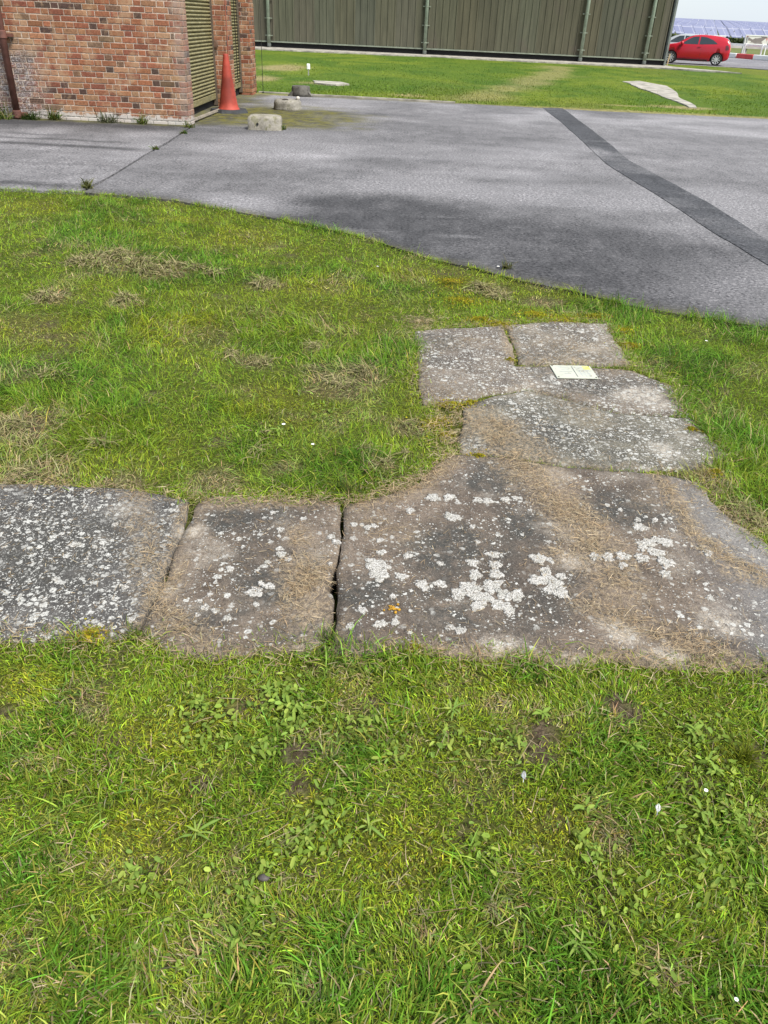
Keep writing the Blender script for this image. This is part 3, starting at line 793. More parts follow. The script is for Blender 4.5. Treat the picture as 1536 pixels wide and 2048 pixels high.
# big crusty lichens: sub-parts of the slabs
rl = random.Random(5)
LPOS = {'C': [(-0.018, 2.017, 0.0359), (-0.008, 1.964, 0.0321), (0.247, 2.327, 0.0272), (0.18, 2.451, 0.0263), (0.239, 2.46, 0.0208), (0.132, 1.923, 0.0238), (0.066, 1.962, 0.0177), (0.188, 1.935, 0.0191), (-0.05, 1.785, 0.015), (0.241, 1.891, 0.0252), (0.282, 1.919, 0.035), (0.314, 1.879, 0.0345), (0.355, 1.94, 0.0321), (0.374, 2.053, 0.0217), (0.371, 2.11, 0.0204), (0.372, 2.004, 0.023), (0.39, 1.897, 0.0285), (0.421, 1.895, 0.0285), (0.369, 1.847, 0.0264), (0.394, 1.82, 0.02), (0.299, 1.837, 0.0216), (0.303, 1.994, 0.0229), (0.3, 2.059, 0.02), (0.281, 1.902, 0.0205), (0.523, 2.102, 0.0272), (0.504, 1.983, 0.0278), (0.539, 1.999, 0.0296), (0.537, 2.039, 0.0183), (0.565, 1.961, 0.026), (0.569, 1.916, 0.0224), (0.538, 1.939, 0.0226), (0.585, 2.01, 0.0165), (0.347, 2.449, 0.017), (0.384, 2.445, 0.0189), (0.451, 2.465, 0.0171), (0.49, 2.479, 0.0134), (0.921, 2.323, 0.0258), (0.919, 2.225, 0.0268), (0.936, 2.173, 0.0264), (0.988, 2.234, 0.027), (0.955, 2.116, 0.0294), (0.879, 2.136, 0.0243), (0.816, 2.142, 0.0243), (0.763, 2.132, 0.0225), (0.958, 2.247, 0.0198), (0.897, 2.193, 0.0177), (0.935, 2.053, 0.0186), (-0.103, 2.245, 0.0123), (-0.055, 2.23, 0.014), (-0.032, 2.242, 0.0123), (0.094, 2.354, 0.0164), (-0.003, 2.088, 0.015), (0.085, 2.078, 0.015), (0.72, 2.129, 0.0207), (0.803, 2.087, 0.0171), (-0.083, 1.711, 0.0131), (0.004, 1.728, 0.0177), (0.048, 1.74, 0.0133), (0.239, 1.718, 0.0162), (0.21, 1.729, 0.0133), (0.039, 1.859, 0.0108), (0.326, 2.179, 0.0087), (1.023, 2.364, 0.0094), (0.925, 2.372, 0.0131), (0.731, 2.458, 0.0096), (1.036, 2.316, 0.0111), (0.99, 2.378, 0.0113), (0.876, 2.436, 0.0095), (0.536, 2.399, 0.0093), (-0.009, 2.158, 0.012), (0.315, 2.271, 0.0107), (0.562, 2.096, 0.0136), (0.192, 2.045, 0.0116), (1.044, 1.934, 0.013), (1.107, 1.889, 0.0064), (1.119, 2.184, 0.0178)], 'B': [(-0.385, 1.851, 0.0244), (-0.346, 1.882, 0.017), (-0.373, 1.895, 0.0108), (-0.521, 1.77, 0.0133), (-0.542, 1.796, 0.0089), (-0.488, 1.756, 0.0118), (-0.445, 1.725, 0.0131), (-0.333, 2.053, 0.0164), (-0.305, 2.027, 0.0114), (-0.484, 1.964, 0.0142), (-0.486, 2.133, 0.01), (-0.356, 2.199, 0.0137), (-0.372, 1.792, 0.0105), (-0.177, 2.168, 0.0137), (-0.158, 2.139, 0.0135), (-0.167, 2.011, 0.0081), (-0.399, 2.311, 0.0089), (-0.37, 2.008, 0.0097), (-0.519, 1.829, 0.009), (-0.535, 1.734, 0.0087), (-0.341, 2.086, 0.0116)], 'A': [(-1.013, 2.054, 0.0161), (-0.944, 2.046, 0.008), (-1.007, 1.866, 0.0091), (-0.784, 1.846, 0.0105), (-0.802, 1.671, 0.0085), (-0.741, 1.913, 0.0077), (-0.723, 1.698, 0.0114), (-0.999, 1.77, 0.0073), (-1.256, 2.282, 0.0086), (-0.922, 2.182, 0.0101)], 'D': [(0.781, 2.668, 0.0)], 'E': [(0.321, 4.088, 0.0168), (0.444, 3.881, 0.0162), (0.202, 3.746, 0.0156)], 'G': [(0.829, 4.156, 0.0173), (1.099, 4.398, 0.0213), (1.163, 4.281, 0.0179)]}
for nm, lst in LPOS.items():
    so = SLAB_OBJ[nm][0]
    for (x, y, r) in lst:
        if r <= 0: continue
        b = bmesh.new()
        nseg = 36 if r > 0.012 else 20
        ph = [rl.uniform(0, 6.28) for _ in range(4)]
        ax = rl.uniform(0.8, 1.2); rot = rl.uniform(0, 3.14)
        rings = []
        for fr, hz in ((1.0, -0.004), (0.98, 0.0028), (0.8, 0.0042), (0.45, 0.0032)):
            ring = []
            for s in range(nseg):
                a = 2 * math.pi * s / nseg
                rr = r * fr * (1 + 0.14 * math.sin(3 * a + ph[0]) + 0.13 * math.sin(5 * a + ph[1]) + 0.1 * math.sin(9 * a + ph[2]) * fr + rl.uniform(-.17, .17) * fr)
                px, py = rr * math.cos(a) * ax, rr * math.sin(a) / ax
                px, py = px * math.cos(rot) - py * math.sin(rot), px * math.sin(rot) + py * math.cos(rot)
                ring.append(b.verts.new((px, py, hz + rl.uniform(-.0006, .0006))))
            rings.append(ring)
        for i in range(3):
            for s in range(nseg):
                b.faces.new((rings[i][s], rings[i][(s + 1) % nseg], rings[i + 1][(s + 1) % nseg], rings[i + 1][s]))
        b.faces.new(rings[-1])
        obj('lichen', b, M_LICHEN, so, (x - PO[0], y - PO[1], slab_z(nm, x, y) - PO[2] + 0.0005), True)
b = bmesh.new()
yl = (0.040, 1.801)
for _ in range(26):
    a = rl.uniform(0, 6.28); d = abs(rl.gauss(0, 0.011))
    bmesh.ops.create_icosphere(b, subdivisions=1, radius=rl.uniform(.003, .006), matrix=Matrix.Translation((d * math.cos(a), d * math.sin(a), 0.002)))
obj('yellow_lichen', b, M_YLICHEN, SLAB_OBJ['C'][0], (yl[0] - PO[0], yl[1] - PO[1], slab_z('C', *yl) - PO[2]), True)

# mortar bed with two drilled holes in the gap above the plate
b = bmesh.new()
cx, cy = (0.866, 3.871)
M_HOLE = M_GAP

# ------------------------------------------------------------------ notice plate screwed to the slab
M_PLATE = simple('plate_white', (0.44, 0.45, 0.37), 0.7, 0, 0.05, 6, 0.02)
M_PRINT = simple('plate_print_grey', (0.12, 0.125, 0.12), 0.5)
M_PRINTF = simple('plate_print_faint', (0.33, 0.34, 0.32), 0.5)
M_PRINTY = simple('plate_print_yellow', (0.55, 0.55, 0.12), 0.5)
M_SCREW = simple('dark_screw', (0.12, 0.1, 0.08), 0.5, 0.6)
pc = np.mean([(0.840, 3.839), (1.056, 3.852), (1.040, 3.709), (0.851, 3.680)], 0)
plate = empty('notice_plate', (pc[0], pc[1], slab_z('E', *pc) + 0.003), R(4), 'small white printed notice plate with a yellow corner, screwed to the grey slab', 'sign')
b = bmesh.new(); box(b, -.107, .107, -.085, .085, 0, .005, .0015); obj('plate', b, M_PLATE, plate)
b = bmesh.new(); box(b, .002, .006, -.07, .07, .005, .0056); obj('printed_line', b, M_PRINT, plate)
b = bmesh.new()
for i, (x0, x1, yy) in enumerate(((-.07, -.015, .045), (-.06, -.02, .02), (-.075, -.01, -.005), (-.055, -.02, -.03), (-.08, -.05, .06))):
    box(b, x0, x1, yy, yy + .005, .005, .0055)
for i in range(6): box(b, .018, .018 + random.uniform(.05, .075), .055 - i * .02, .06 - i * .02, .005, .0055)
for i in range(3): box(b, .03 + .02 * i, .034 + .02 * i, -.065, .02, .005, .0054)
obj('printed_text', b, M_PRINTF, plate)
b = bmesh.new(); box(b, .06, .098, .03, .076, .005, .0053); obj('printed_emblem', b, M_PRINTY, plate)
for sx, sy in ((-.097, .075), (.097, -.075), (-.097, -.075), (.097, .075)):
    b = bmesh.new(); lathe(b, [(.0045, 0.004), (.0045, .0065), (.003, .0075)], 10); obj('screw', b, M_SCREW, plate, (sx, sy, 0))

# ------------------------------------------------------------------ brick building
BX, BY = -3.28, 13.15            # visible corner
building = empty('brick_building', (BX, BY, 0), 0, 'weathered red brick outbuilding with two olive roller shutters in its side', 'building')
BO = Vector((BX, BY, 0))
GAUGE = 0.0775
BCOL = [((0.35, 0.145, 0.08), .30), ((0.29, 0.105, 0.065), .22), ((0.40, 0.20, 0.115), .2), ((0.42, 0.25, 0.15), .1), ((0.095, 0.06, 0.05), .1), ((0.2, 0.125, 0.08), .08)]
def brick_col(rg):
    t = rg.random()
    for c, w in BCOL:
        t -= w
        if t <= 0: break
    k = rg.uniform(.85, 1.15)
    return tuple(min(1, x * k * rg.uniform(.94, 1.06)) for x in c)

def brick_mesh(L, seed):
    """chamfered brick face, front at -Y, sits in the mortar"""
    rg = random.Random(seed)
    b = bmesh.new()
    H = GAUGE - 0.011
    c = 0.004
    out = [b.verts.new((sx * L / 2, 0.012, sz * H / 2)) for sx, sz in ((-1, -1), (1, -1), (1, 1), (-1, 1))]
    mid = [b.verts.new((sx * L / 2 + rg.uniform(-.0015, .0015), -.001, sz * H / 2 + rg.uniform(-.0015, .0015))) for sx, sz in ((-1, -1), (1, -1), (1, 1), (-1, 1))]
    inn = [b.verts.new((sx * (L / 2 - c * rg.uniform(.8, 2)), -0.005, sz * (H / 2 - c * rg.uniform(.8, 1.7)))) for sx, sz in ((-1, -1), (1, -1), (1, 1), (-1, 1))]
    for A, B in ((out, mid), (mid, inn)):
        for i in range(4): b.faces.new((A[i], A[(i + 1) % 4], B[(i + 1) % 4], B[i]))
    b.faces.new(inn)
    me = bpy.data.meshes.new('brick')
    b.to_mesh(me); b.free()
    vcol(me, 'tint', np.ones((len(me.vertices), 3)))
    me.materials.append(M_BRICK)
    return me

MESHES = {}
def get_brick(L, v):
    k = (round(L, 3), v)
    if k not in MESHES: MESHES[k] = brick_mesh(L, hash(k) % 1000)
    return MESHES[k]

class Joined:
    """many bricks in one mesh"""
    def __init__(s): s.v = []; s.f = []; s.c = []
    def add(s, me, mtx, col):
        b = len(s.v)
        for p in me.vertices: s.v.append(tuple(mtx @ p.co)); s.c.append(col)
        for p in me.polygons: s.f.append([b + i for i in p.vertices])
    def build(s, name, parent):
        me = bpy.data.meshes.new(name); me.from_pydata(s.v, [], s.f); vcol(me, 'tint', s.c)
        o = link(name, me, M_BRICK, parent); tag(o, kind='stuff'); return o

rest = Joined()
single = []
rg = random.Random(21)
MJ = 0.0105
WALL_L = -7.6
for c in range(44):
    z = GAUGE * (c + 0.5) - 0.03
    x = BX - 0.0
    seq = []
    # Flemish bond with a closer at the quoin on alternate courses, a little irregular
    lens = [0.215, 0.1025] if c % 2 == 0 else [0.1025, 0.05, 0.215, 0.1025]
    i = 0
    while x > WALL_L:
        L = lens[i] if i < len(lens) else (0.215 if (i + (0 if c % 2 == 0 else 0)) % 2 == 0 else 0.1025)
        if rg.random() < 0.04 and i > 3: L = 0.1025
        L = L * rg.uniform(.985, 1.015)
        seq.append((x - L / 2, L)); x -= L + MJ; i += 1
    for xc, L in seq:
        single.append((c, z, xc, L))
vis = [s for s in single if s[0] < 21 and s[2] > -6.35]
vis.sort(key=lambda s: (math.hypot(s[2] - 0, 13.15) + abs(s[1] - .6) * .3))
air = min(vis, key=lambda s: abs(s[2] + 5.47) + abs(s[1] - .20) * 4 + (1 if s[3] < .2 else 0))
chosen = set(id(s) for s in [s for s in vis if s is not air][:300])
for s in single:
    c, z, xc, L = s
    if s is air: continue
    # a few bricks have lost their face
    me = get_brick(round(L / 0.004) * 0.004, rg.randrange(3))
    dep = rg.choice((0, 0, 0, .001, .002, .004)) - rg.uniform(0, .001)
    loc = Vector((xc, BY + dep, z)) - BO
    col = brick_col(rg)
    if id(s) in chosen:
        o = bpy.data.objects.new('brick', me); COL.objects.link(o); o.parent = building
        o.location = loc; o.rotation_euler = (rg.uniform(-.006, .006), rg.uniform(-.008, .008), rg.uniform(-.006, .006))
        o.color = (*col, 1)
    else:
        rest.add(me, Matrix.Translation(loc), col)

# piers along the side: faces towards the camera (-Y) and towards the yard (+X)
PIERS = [(BX - 0.27, BX, 13.15, 13.50), (BX - 0.27, BX, 16.3, 16.98), (BX - 0.27, BX, 18.88, 19.46)]
SHX = BX - 0.25                     # shutter plane
for pi, (x0, x1, y0, y1) in enumerate(PIERS):
    for c in range(44):
        z = GAUGE * (c + 0.5) - 0.03
        runs = []
        if pi > 0: runs.append(('f', x0, x1, c))
        runs.append(('s', y0, y1, c + 1))
        for kind, a, b_, par in runs:
            t = a; k = 0
            pat = [0.1025, 0.215] if par % 2 else [0.215, 0.1025]
            while t < b_ - 0.02:
                L = min(pat[k % 2], b_ - t)
                if b_ - t - L < 0.04: L = b_ - t
                me = get_brick(round(L / 0.004) * 0.004, rg.randrange(3))
                d = rg.choice((0, 0, .001, .003))
                if kind == 'f': m = Matrix.Translation(Vector((t + L / 2, y0 + d, z)) - BO)
                else: m = Matrix.Translation(Vector((x1 - d, t + L / 2, z)) - BO) @ Matrix.Rotation(R(90), 4, 'Z')
                rest.add(me, m, brick_col(rg))
                t += L + MJ; k += 1
rest.build('brickwork', building)

b = bmesh.new()
box(b, WALL_L - BX, -0.004, 0.002, 0.34, -.2, 3.35)
obj('wall_core', b, M_MORTAR, building)
for pi, (x0, x1, y0, y1) in enumerate(PIERS[1:]):
    b = bmesh.new(); box(b, x0 - BX + .001, x1 - BX - .003, y0 - BY + .002, y1 - BY - .002, -.2, 3.35)
    obj('pier_core', b, M_MORTAR, building)
b = bmesh.new(); box(b, -.29, -.004, .35, .352, -.2, 3.35); box(b, WALL_L - BX, -.32, 6.0, 6.3, -.2, 3.35); box(b, WALL_L - BX, WALL_L - BX + .25, .35, 5.99, -.2, 3.35)
obj('rear_wall', b, M_MORTAR, building)
b = bmesh.new(); box(b, WALL_L - BX - .1, .12, -.12, 6.45, 3.36, 3.5, .01)
obj('roof', b, simple('felt_roof', (0.12, 0.12, 0.115), .9), building)
b = bmesh.new(); box(b, -.5, -.001, .355, 6.3, 2.75, 3.34)
obj('lintel', b, M_PALECONC, building)

# air brick
b = bmesh.new()
L = 0.215; H = .066
for i in range(10): box(b, -L / 2 + i * L / 9.6 - .0, -L / 2 + i * L / 9.6 + .009, -.004, .01, -H / 2, H / 2)
for zz in (-H / 2, -.003, H / 2 - .007): box(b, -L / 2, L / 2, -.0055, .009, zz, zz + .007)
obj('air_brick', b, simple('terracotta_vent', (0.2, .12, .085), .9), building, Vector((air[2], BY, air[1])) - BO)
b = bmesh.new(); box(b, -L / 2, L / 2, .0005, .0015, -H / 2, H / 2); obj('vent_void', b, M_GAP, building, Vector((air[2], BY, air[1])) - BO)

M_GUIDE = simple('rusty_guide', (.11, .085, .06), .8)
# roller shutters: each slat its own curved strip
def slat_mesh(w):
    b = bmesh.new()
    prof = [(0.010, 0.0), (-.006, .008), (-.02, .018), (-.022, .028), (-.014, .038), (.004, .046), (.012, .0535)]
    rows = [[b.verts.new((-x, yy, z)) for yy in (0, w)] for x, z in prof]
    for i in range(len(rows) - 1): b.faces.new((rows[i][0], rows[i][1], rows[i + 1][1], rows[i + 1][0]))
    me = bpy.data.meshes.new('slat'); b.to_mesh(me); b.free(); me.materials.append(M_SHUTTER)
    me.polygons.foreach_set('use_smooth', [True] * len(me.polygons))
    return me
for (y0, y1, zb) in ((13.5, 16.3, .12), (16.98, 18.88, .15)):
    sh = bpy.data.objects.new('roller_shutter', None); COL.objects.link(sh); sh.parent = building; sh.location = (SHX - BX, y0 - BY, zb)
    me = slat_mesh(y1 - y0)
    for k in range(49):
        o = bpy.data.objects.new('slat', me); COL.objects.link(o); o.parent = sh; o.location = (random.uniform(-.002, .002), 0, .1 + k * .054); o.rotation_euler = (0, random.uniform(-.03, .03), 0)
    b = bmesh.new(); box(b, -.02, .018, 0, y1 - y0, 0, .095, .006); obj('bottom_bar', b, M_SHUTTER, sh)
    for yy in (0, y1 - y0 - .045):
        b = bmesh.new(); box(b, -.03, .045, yy, yy + .045, -.1, 2.6); obj('guide_rail', b, M_GUIDE, sh)
    b = bmesh.new(); box(b, -.5, -.04, -.1, y1 - y0 + .1, -zb - .1, 2.7); obj('dark_opening', b, M_GAP, sh)
# threshold timber and loose rubble in the gap under the shutter
b = bmesh.new(); tube(b, [(-.03, .36, .035), (.03, 2.3, .03)], .028, 6); obj('threshold_bar', b, simple('old_timber', (.22, .19, .15), .9), building)
# latch plate
b = bmesh.new(); lathe(b, [(.0, 0), (.07, 0), (.075, .012), (.05, .022), (0, .024)], 14); bmesh.ops.rotate(b, verts=b.verts, matrix=Matrix.Rotation(R(90), 3, 'X'))
obj('latch_plate', b, simple('rusty_latch', (.12, .07, .045), .8), building, (-.25 + .05, 16.28 - BY, 1.0))
# conduit on the middle pier and chains on the far shutter
b = bmesh.new(); tube(b, [(.012, 16.42 - BY, 0.0), (.012, 16.42 - BY, 3.3)], .009, 8); obj('conduit', b, simple('red_conduit', (.3, .1, .06), .6), building)
b = bmesh.new()
tube(b, [(SHX - BX + .06, 18.3 - BY, .35), (SHX - BX + .05, 18.3 - BY, 3.0)], .008, 6); tube(b, [(SHX - BX + .06, 18.55 - BY, .32), (SHX - BX + .05, 18.55 - BY, 3.0)], .008, 6)
tube(b, [(SHX - BX + .06, 18.3 - BY, .35), (SHX - BX + .06, 18.42 - BY, .27), (SHX - BX + .06, 18.55 - BY, .32)], .008, 6)
obj('hoist_chain', b, simple('chain_dark', (.03, .028, .025), .6, .5), building)
# drainpipe at the left
M_DRAIN = simple('drainpipe_brown', (.135, .06, .045), .55, 0, .3, 8)
dp = bpy.data.objects.new('drainpipe', None); COL.objects.link(dp); dp.parent = building; dp.location = (-5.86 - BX, 12.98 - BY, 0)
b = bmesh.new(); tube(b, [(0, 0, .0), (0, 0, 3.3)], .05, 14); obj('pipe', b, M_DRAIN, dp, smooth=True)
for zz in (.02, 1.05, 2.3):
    b = bmesh.new(); lathe(b, [(.05, zz), (.064, zz + .005), (.064, zz + .09), (.05, zz + .1)], 14); box(b, -.1, .1, .06, .16, zz + .02, zz + .06); obj('collar', b, M_DRAIN, dp)

# thin cable beside the far pier
b = bmesh.new(); tube(b, [(-3.14, 19.47, 0), (-3.14, 19.47, 3.4)], .006, 6); box(b, -3.16, -3.12, 19.455, 19.485, 0, .03)
tag(obj('steel_rod', b, simple('rod_dark', (.04, .04, .035), .6, .4)), 'thin dark upright steel rod standing in the grass edge right of the brick pier', 'rod')

# ------------------------------------------------------------------ traffic cone
M_CONE = simple('cone_orange', (.31, .046, .028), .65, 0, .4, 3, .05)
M_RUB = simple('cone_rubber', (.03, .032, .034), .75, 0, .3, 10, .2)
cone = empty('traffic_cone', (-3.1, 15.35, 0), R(12), 'tall faded orange traffic cone with a black base in front of the brick pier', 'traffic cone')
b = bmesh.new()
lathe(b, [(.2, .045), (.19, .055), (.172, .08), (.155, .14), (.118, .36), (.084, .6), (.05, .83), (.042, .88), (.036, .893), (.03, .888), (.03, .8)], 28)
obj('cone_body', b, M_CONE, cone, smooth=True)
b = bmesh.new()
g = bmesh.ops.create_circle(b, segments=8, radius=.36, cap_ends=True, matrix=Matrix.Rotation(R(22.5), 4, 'Z'))
r_ = bmesh.ops.extrude_face_region(b, geom=b.faces[:]); vv = [e for e in r_['geom'] if isinstance(e, bmesh.types.BMVert)]
for v in vv: v.co.z += .05; v.co.x *= .9; v.co.y *= .9
bmesh.ops.recalc_face_normals(b, faces=b.faces)
obj('base', b, M_RUB, cone)

# ------------------------------------------------------------------ three old concrete weights
def conc_mat(name, a, b_, moss=0.0):
    m = MB(name); p = m.ob(); n = m.noise(p, 6, 6, .7)
    c = m.mix(m.mr(n, .3, .7), a, b_)
    c = m.mix(m.mr(m.noise(p, 22, 5, .7), .55, .7, 0, .7), c, tuple(x * .4 for x in a))
    if moss: c = m.mix(m.mr(m.noise(p, 11, 4), .5, .66, 0, moss), c, (.13, .125, .03))
    return m.done(c, .95, m.bump(m.noise(p, 45, 5, .7), .9, .015), 0, .15)
def lump(bm, seed, amp):
    rg = np.random.default_rng(seed)
    for v in bm.verts:
        q = v.co
        d = math.sin(q.x * 17 + seed) * math.cos(q.y * 15 + seed * 2) * .5 + math.sin(q.z * 31 + q.x * 9) * .3
        v.co += Vector((q.x, q.y, 0)).normalized() * (d * amp + rg.normal() * amp * .2)
    return bm
blk = empty('concrete_block', (*(-2.110, 13.168), 0), R(6), 'pale squarish concrete block with a small hole, nearest of the three weights', 'concrete block')
b = bmesh.new()
ol = [(-.25, -.15), (-.255, .1), (-.2, .2), (.0, .21), (.2, .2), (.255, .1), (.25, -.15), (.1, -.17), (-.1, -.17)]
ol = rough_line(ol, .03, .006, .3, 3)
rings = []
for s_, z_ in ((1.02, -.02), (1.0, .06), (1.0, .13), (.985, .16), (.93, .182), (.8, .192), (.4, .195)):
    rings.append([b.verts.new((x * s_, y * s_, z_)) for x, y in ol])
for i in range(len(rings) - 1):
    n = len(ol)
    for k in range(n): b.faces.new((rings[i][k], rings[i][(k + 1) % n], rings[i + 1][(k + 1) % n], rings[i + 1][k]))
b.faces.new(rings[-1]); bmesh.ops.recalc_face_normals(b, faces=b.faces); lump(b, 3, .012)
obj('block', b, conc_mat('block_pale', (.22, .2, .16), (.4, .37, .31), .5), blk, smooth=True)
b = bmesh.new(); lathe(b, [(.0, 0), (.016, 0.0), (.019, .012)], 10); bmesh.ops.rotate(b, verts=b.verts, matrix=Matrix.Rotation(R(90), 3, 'X'))
obj('drilled_hole', b, M_GAP, blk, (-.11, -.166, .085))

blk = empty('concrete_block', (*(-2.171, 16.231), 0), 0, 'round grey concrete weight with a rounded rim, middle one on the moss', 'concrete block')
b = bmesh.new()
lathe(b, [(.262, -.02), (.26, .03), (.252, .07), (.258, .1), (.25, .14), (.225, .168), (.19, .172), (.15, .158), (.06, .15), (0, .15)], 36, wob=lambda k, i: .03 * math.sin(k * .9) + random.uniform(-.012, .012))
bmesh.ops.recalc_face_normals(b, faces=b.faces)
obj('block', b, conc_mat('block_grey', (.17, .155, .13), (.36, .335, .29), .2), blk, smooth=True)
b = bmesh.new(); lathe(b, [(0, .151), (.05, .156), (.06, .17), (.03, .176), (0, .175)], 12, wob=lambda k, i: random.uniform(-.15, .15)); obj('lifting_socket', b, simple('socket_dark', (.06, .05, .04), .9), blk, (-.04, 0.02, 0))
b = bmesh.new(); bmesh.ops.create_icosphere(b, subdivisions=2, radius=.035); lump(b, 5, .006)
tag(obj('stone', b, simple('pale_stone', (.5, .47, .41), .9), None, ((-2.171, 16.231)[0] + .19, (-2.171, 16.231)[1] + .08, .19)), 'small pale stone lying on the rim of the round concrete weight', 'stone')
blk = empty('concrete_block', (*(-2.268, 19.247), 0), 0, 'dark drum-shaped concrete weight with splayed feet by the far lawn', 'concrete block')
b = bmesh.new()
lathe(b, [(.21, .0), (.205, .06), (.2, .14), (.196, .19), (.18, .2), (0, .2)], 24, wob=lambda k, i: .012 * math.sin(k * 1.7))
bmesh.ops.recalc_face_normals(b, faces=b.faces)
dm = conc_mat('block_dark', (.075, .07, .06), (.17, .16, .14))
obj('block', b, dm, blk, smooth=True)
for a in (205, 335, 90):
    b = bmesh.new()
    ps = [(.17, .11), (.2, .1), (.29, .02), (.29, -.01), (.17, -.01)]
    A = [b.verts.new((x, -.035, z)) for x, z in ps]; B = [b.verts.new((x, .035, z)) for x, z in ps]
    b.faces.new(A); b.faces.new(B[::-1])
    for i in range(5): b.faces.new((A[i], B[i], B[(i + 1) % 5], A[(i + 1) % 5]))
    bmesh.ops.recalc_face_normals(b, faces=b.faces); bmesh.ops.rotate(b, verts=b.verts, matrix=Matrix.Rotation(R(a), 3, 'Z'))
    obj('foot', b, dm, blk)
b = bmesh.new(); box(b, -.018, .018, -.006, .006, -.05, .18, .004)
stk = empty('marker_stake', (*(-2.840, 26.076), 0), 0, 'short stake with a white top standing in the far lawn', 'stake')
obj('stake_post', b, simple('stake_grey', (.3, .3, .27), .8), stk)
b = bmesh.new(); box(b, -.05, .05, -.02, .02, .16, .32, .025); obj('stake_top', b, simple('stake_white', (.8, .8, .76), .6), stk)

# ------------------------------------------------------------------ hangar
HX0, HX1, HY = -13.0, 13.35, 46.4
hangar = empty('hangar', (HX1, HY, 0), 0, 'long olive green hangar clad in ribbed metal sheets, behind the far lawn', 'building')
HO = Vector((HX1, HY, 0))
ZB, ZT = 0.34, 6.2
RIB = 0.345
def clad_mesh(nr):
    b = bmesh.new(); w = nr * RIB
    prof = []
    for i in range(nr):
        x = i * RIB
        prof += [(x, 0), (x + RIB * .76, 0), (x + RIB * .83, -.03), (x + RIB * .91, -.03), (x + RIB * .98, 0)]
    prof.append((w + .001, 0))
    rows = [[b.verts.new((x, y, z)) for x, y in prof] for z in (ZB, ZT)]
    for i in range(len(prof) - 1): b.faces.new((rows[0][i], rows[0][i + 1], rows[1][i + 1], rows[1][i]))
    me = bpy.data.meshes.new('cladding_sheet'); b.to_mesh(me); b.free(); me.materials.append(M_CLAD); return me
cm = clad_mesh(3)
x = HX0; i = 0
rc = random.Random(4)
while x < HX1 - .1:
    nr = min(3, int(round((HX1 - x) / RIB)))
    if nr < 1: break
    o = bpy.data.objects.new('cladding_sheet', cm if nr == 3 else clad_mesh(nr)); COL.objects.link(o); o.parent = hangar
    o.location = Vector((x, HY - .003 * (i % 2), 0)) - HO
    k = rc.uniform(.9, 1.1)
    o.color = (.088 * k * rc.uniform(.95, 1.08), .088 * k, .062 * k * rc.uniform(.93, 1.05), 1)
    x += nr * RIB; i += 1
b = bmesh.new(); box(b, HX0 - HX1, -.003, -.06, .02, ZB - .06, ZB - .005); obj('drip_rail', b, M_TRIM, hangar)
b = bmesh.new(); box(b, HX0 - HX1, -.02, .05, .2, 0, ZB - .03); obj('plinth', b, M_GAP, hangar)
b = bmesh.new(); box(b, -.002, .1, -.09, .2, .06, ZT, .01); obj('corner_trim', b, simple('corner_trim', (.15, .165, .15), .5, 0, .2, 2), hangar)
b = bmesh.new()
for q in ([(0.02, .2, .06), (.02, 18, .06), (.02, 18, ZT), (.02, .2, ZT)],): b.faces.new([b.verts.new(p) for p in q])
box(b, HX0 - HX1, .0, .25, 18, ZT - .1, ZT); obj('end_wall', b, M_CLAD, hangar).color = (.074, .076, .048, 1)
b = bmesh.new()
pr = [(-.3, ZT - .02), (9, ZT + 2.2), (18.3, ZT - .02)]
A = [b.verts.new((HX0 - HX1 - .2, y, z)) for y, z in pr]; B = [b.verts.new((.25, y, z)) for y, z in pr]
for k in range(2): b.faces.new((A[k], B[k], B[k + 1], A[k + 1]))
b.faces.new(A); b.faces.new(B[::-1])
obj('roof', b, simple('hangar_roof', (.2, .2, .19), .7), hangar)
for px in (-7.05, .97, 9.0, 12.3):
    dpp = bpy.data.objects.new('downpipe', None); COL.objects.link(dpp); dpp.parent = hangar; dpp.location = (px - HX1, -.17, 0)
    b = bmesh.new(); tube(b, [(0, 0, .1), (0, 0, ZT)], .085, 12); obj('pipe', b, M_PIPE, dpp, smooth=True)
    for zz in (.55, 1.3, 2.1, 2.9, 4.2):
        b = bmesh.new(); lathe(b, [(.086, zz), (.098, zz), (.098, zz + .06), (.086, zz + .06)], 12); box(b, -.19, .19, .06, .12, zz + .005, zz + .05); obj('bracket', b, M_TRIM, dpp)
    b = bmesh.new(); lathe(b, [(.09, .08), (.105, .09), (.105, .2), (.09, .22)], 12); obj('shoe', b, simple('shoe_dark', (.1, .11, .1), .6), dpp)

# small wooden stake by the hangar corner
b = bmesh.new(); box(b, -.03, .03, -.02, .02, -.05, .55, .006); bmesh.ops.rotate(b, verts=b.verts, matrix=Matrix.Rotation(R(4), 3, 'Y'))
tag(obj('wooden_stake', b, simple('pale_wood', (.5, .36, .22), .8), None, (*(14.212, 48.654), 0)), 'short pale wooden stake between the hangar corner and the red car', 'stake')

# ------------------------------------------------------------------ cars
M_RED = simple('car_red', (.42, .008, .022), .2, 0, .04, 2, 0, .6)
M_SILVER = simple('car_silver', (.42, .44, .46), .25, .2, .03, 2, 0, .6)
M_GLASS = MB('car_glass').done((.03, .04, .048), .08, None, 0, .5)
M_TYRE = simple('tyre', (.02, .02, .02), .85)
M_ARCH = simple('wheel_arch', (.008, .008, .008), .9)
M_ALLOY = simple('alloy', (.62, .62, .63), .3, .5, .05)
M_LAMP = MB('lamp_glass').done((.75, .76, .78), .12, None, .2, .8)
M_TAIL = MB('tail_lamp').done((.09, .003, .006), .3, None, 0, .8)
M_BLACK = simple('black_trim', (.02, .02, .02), .6)

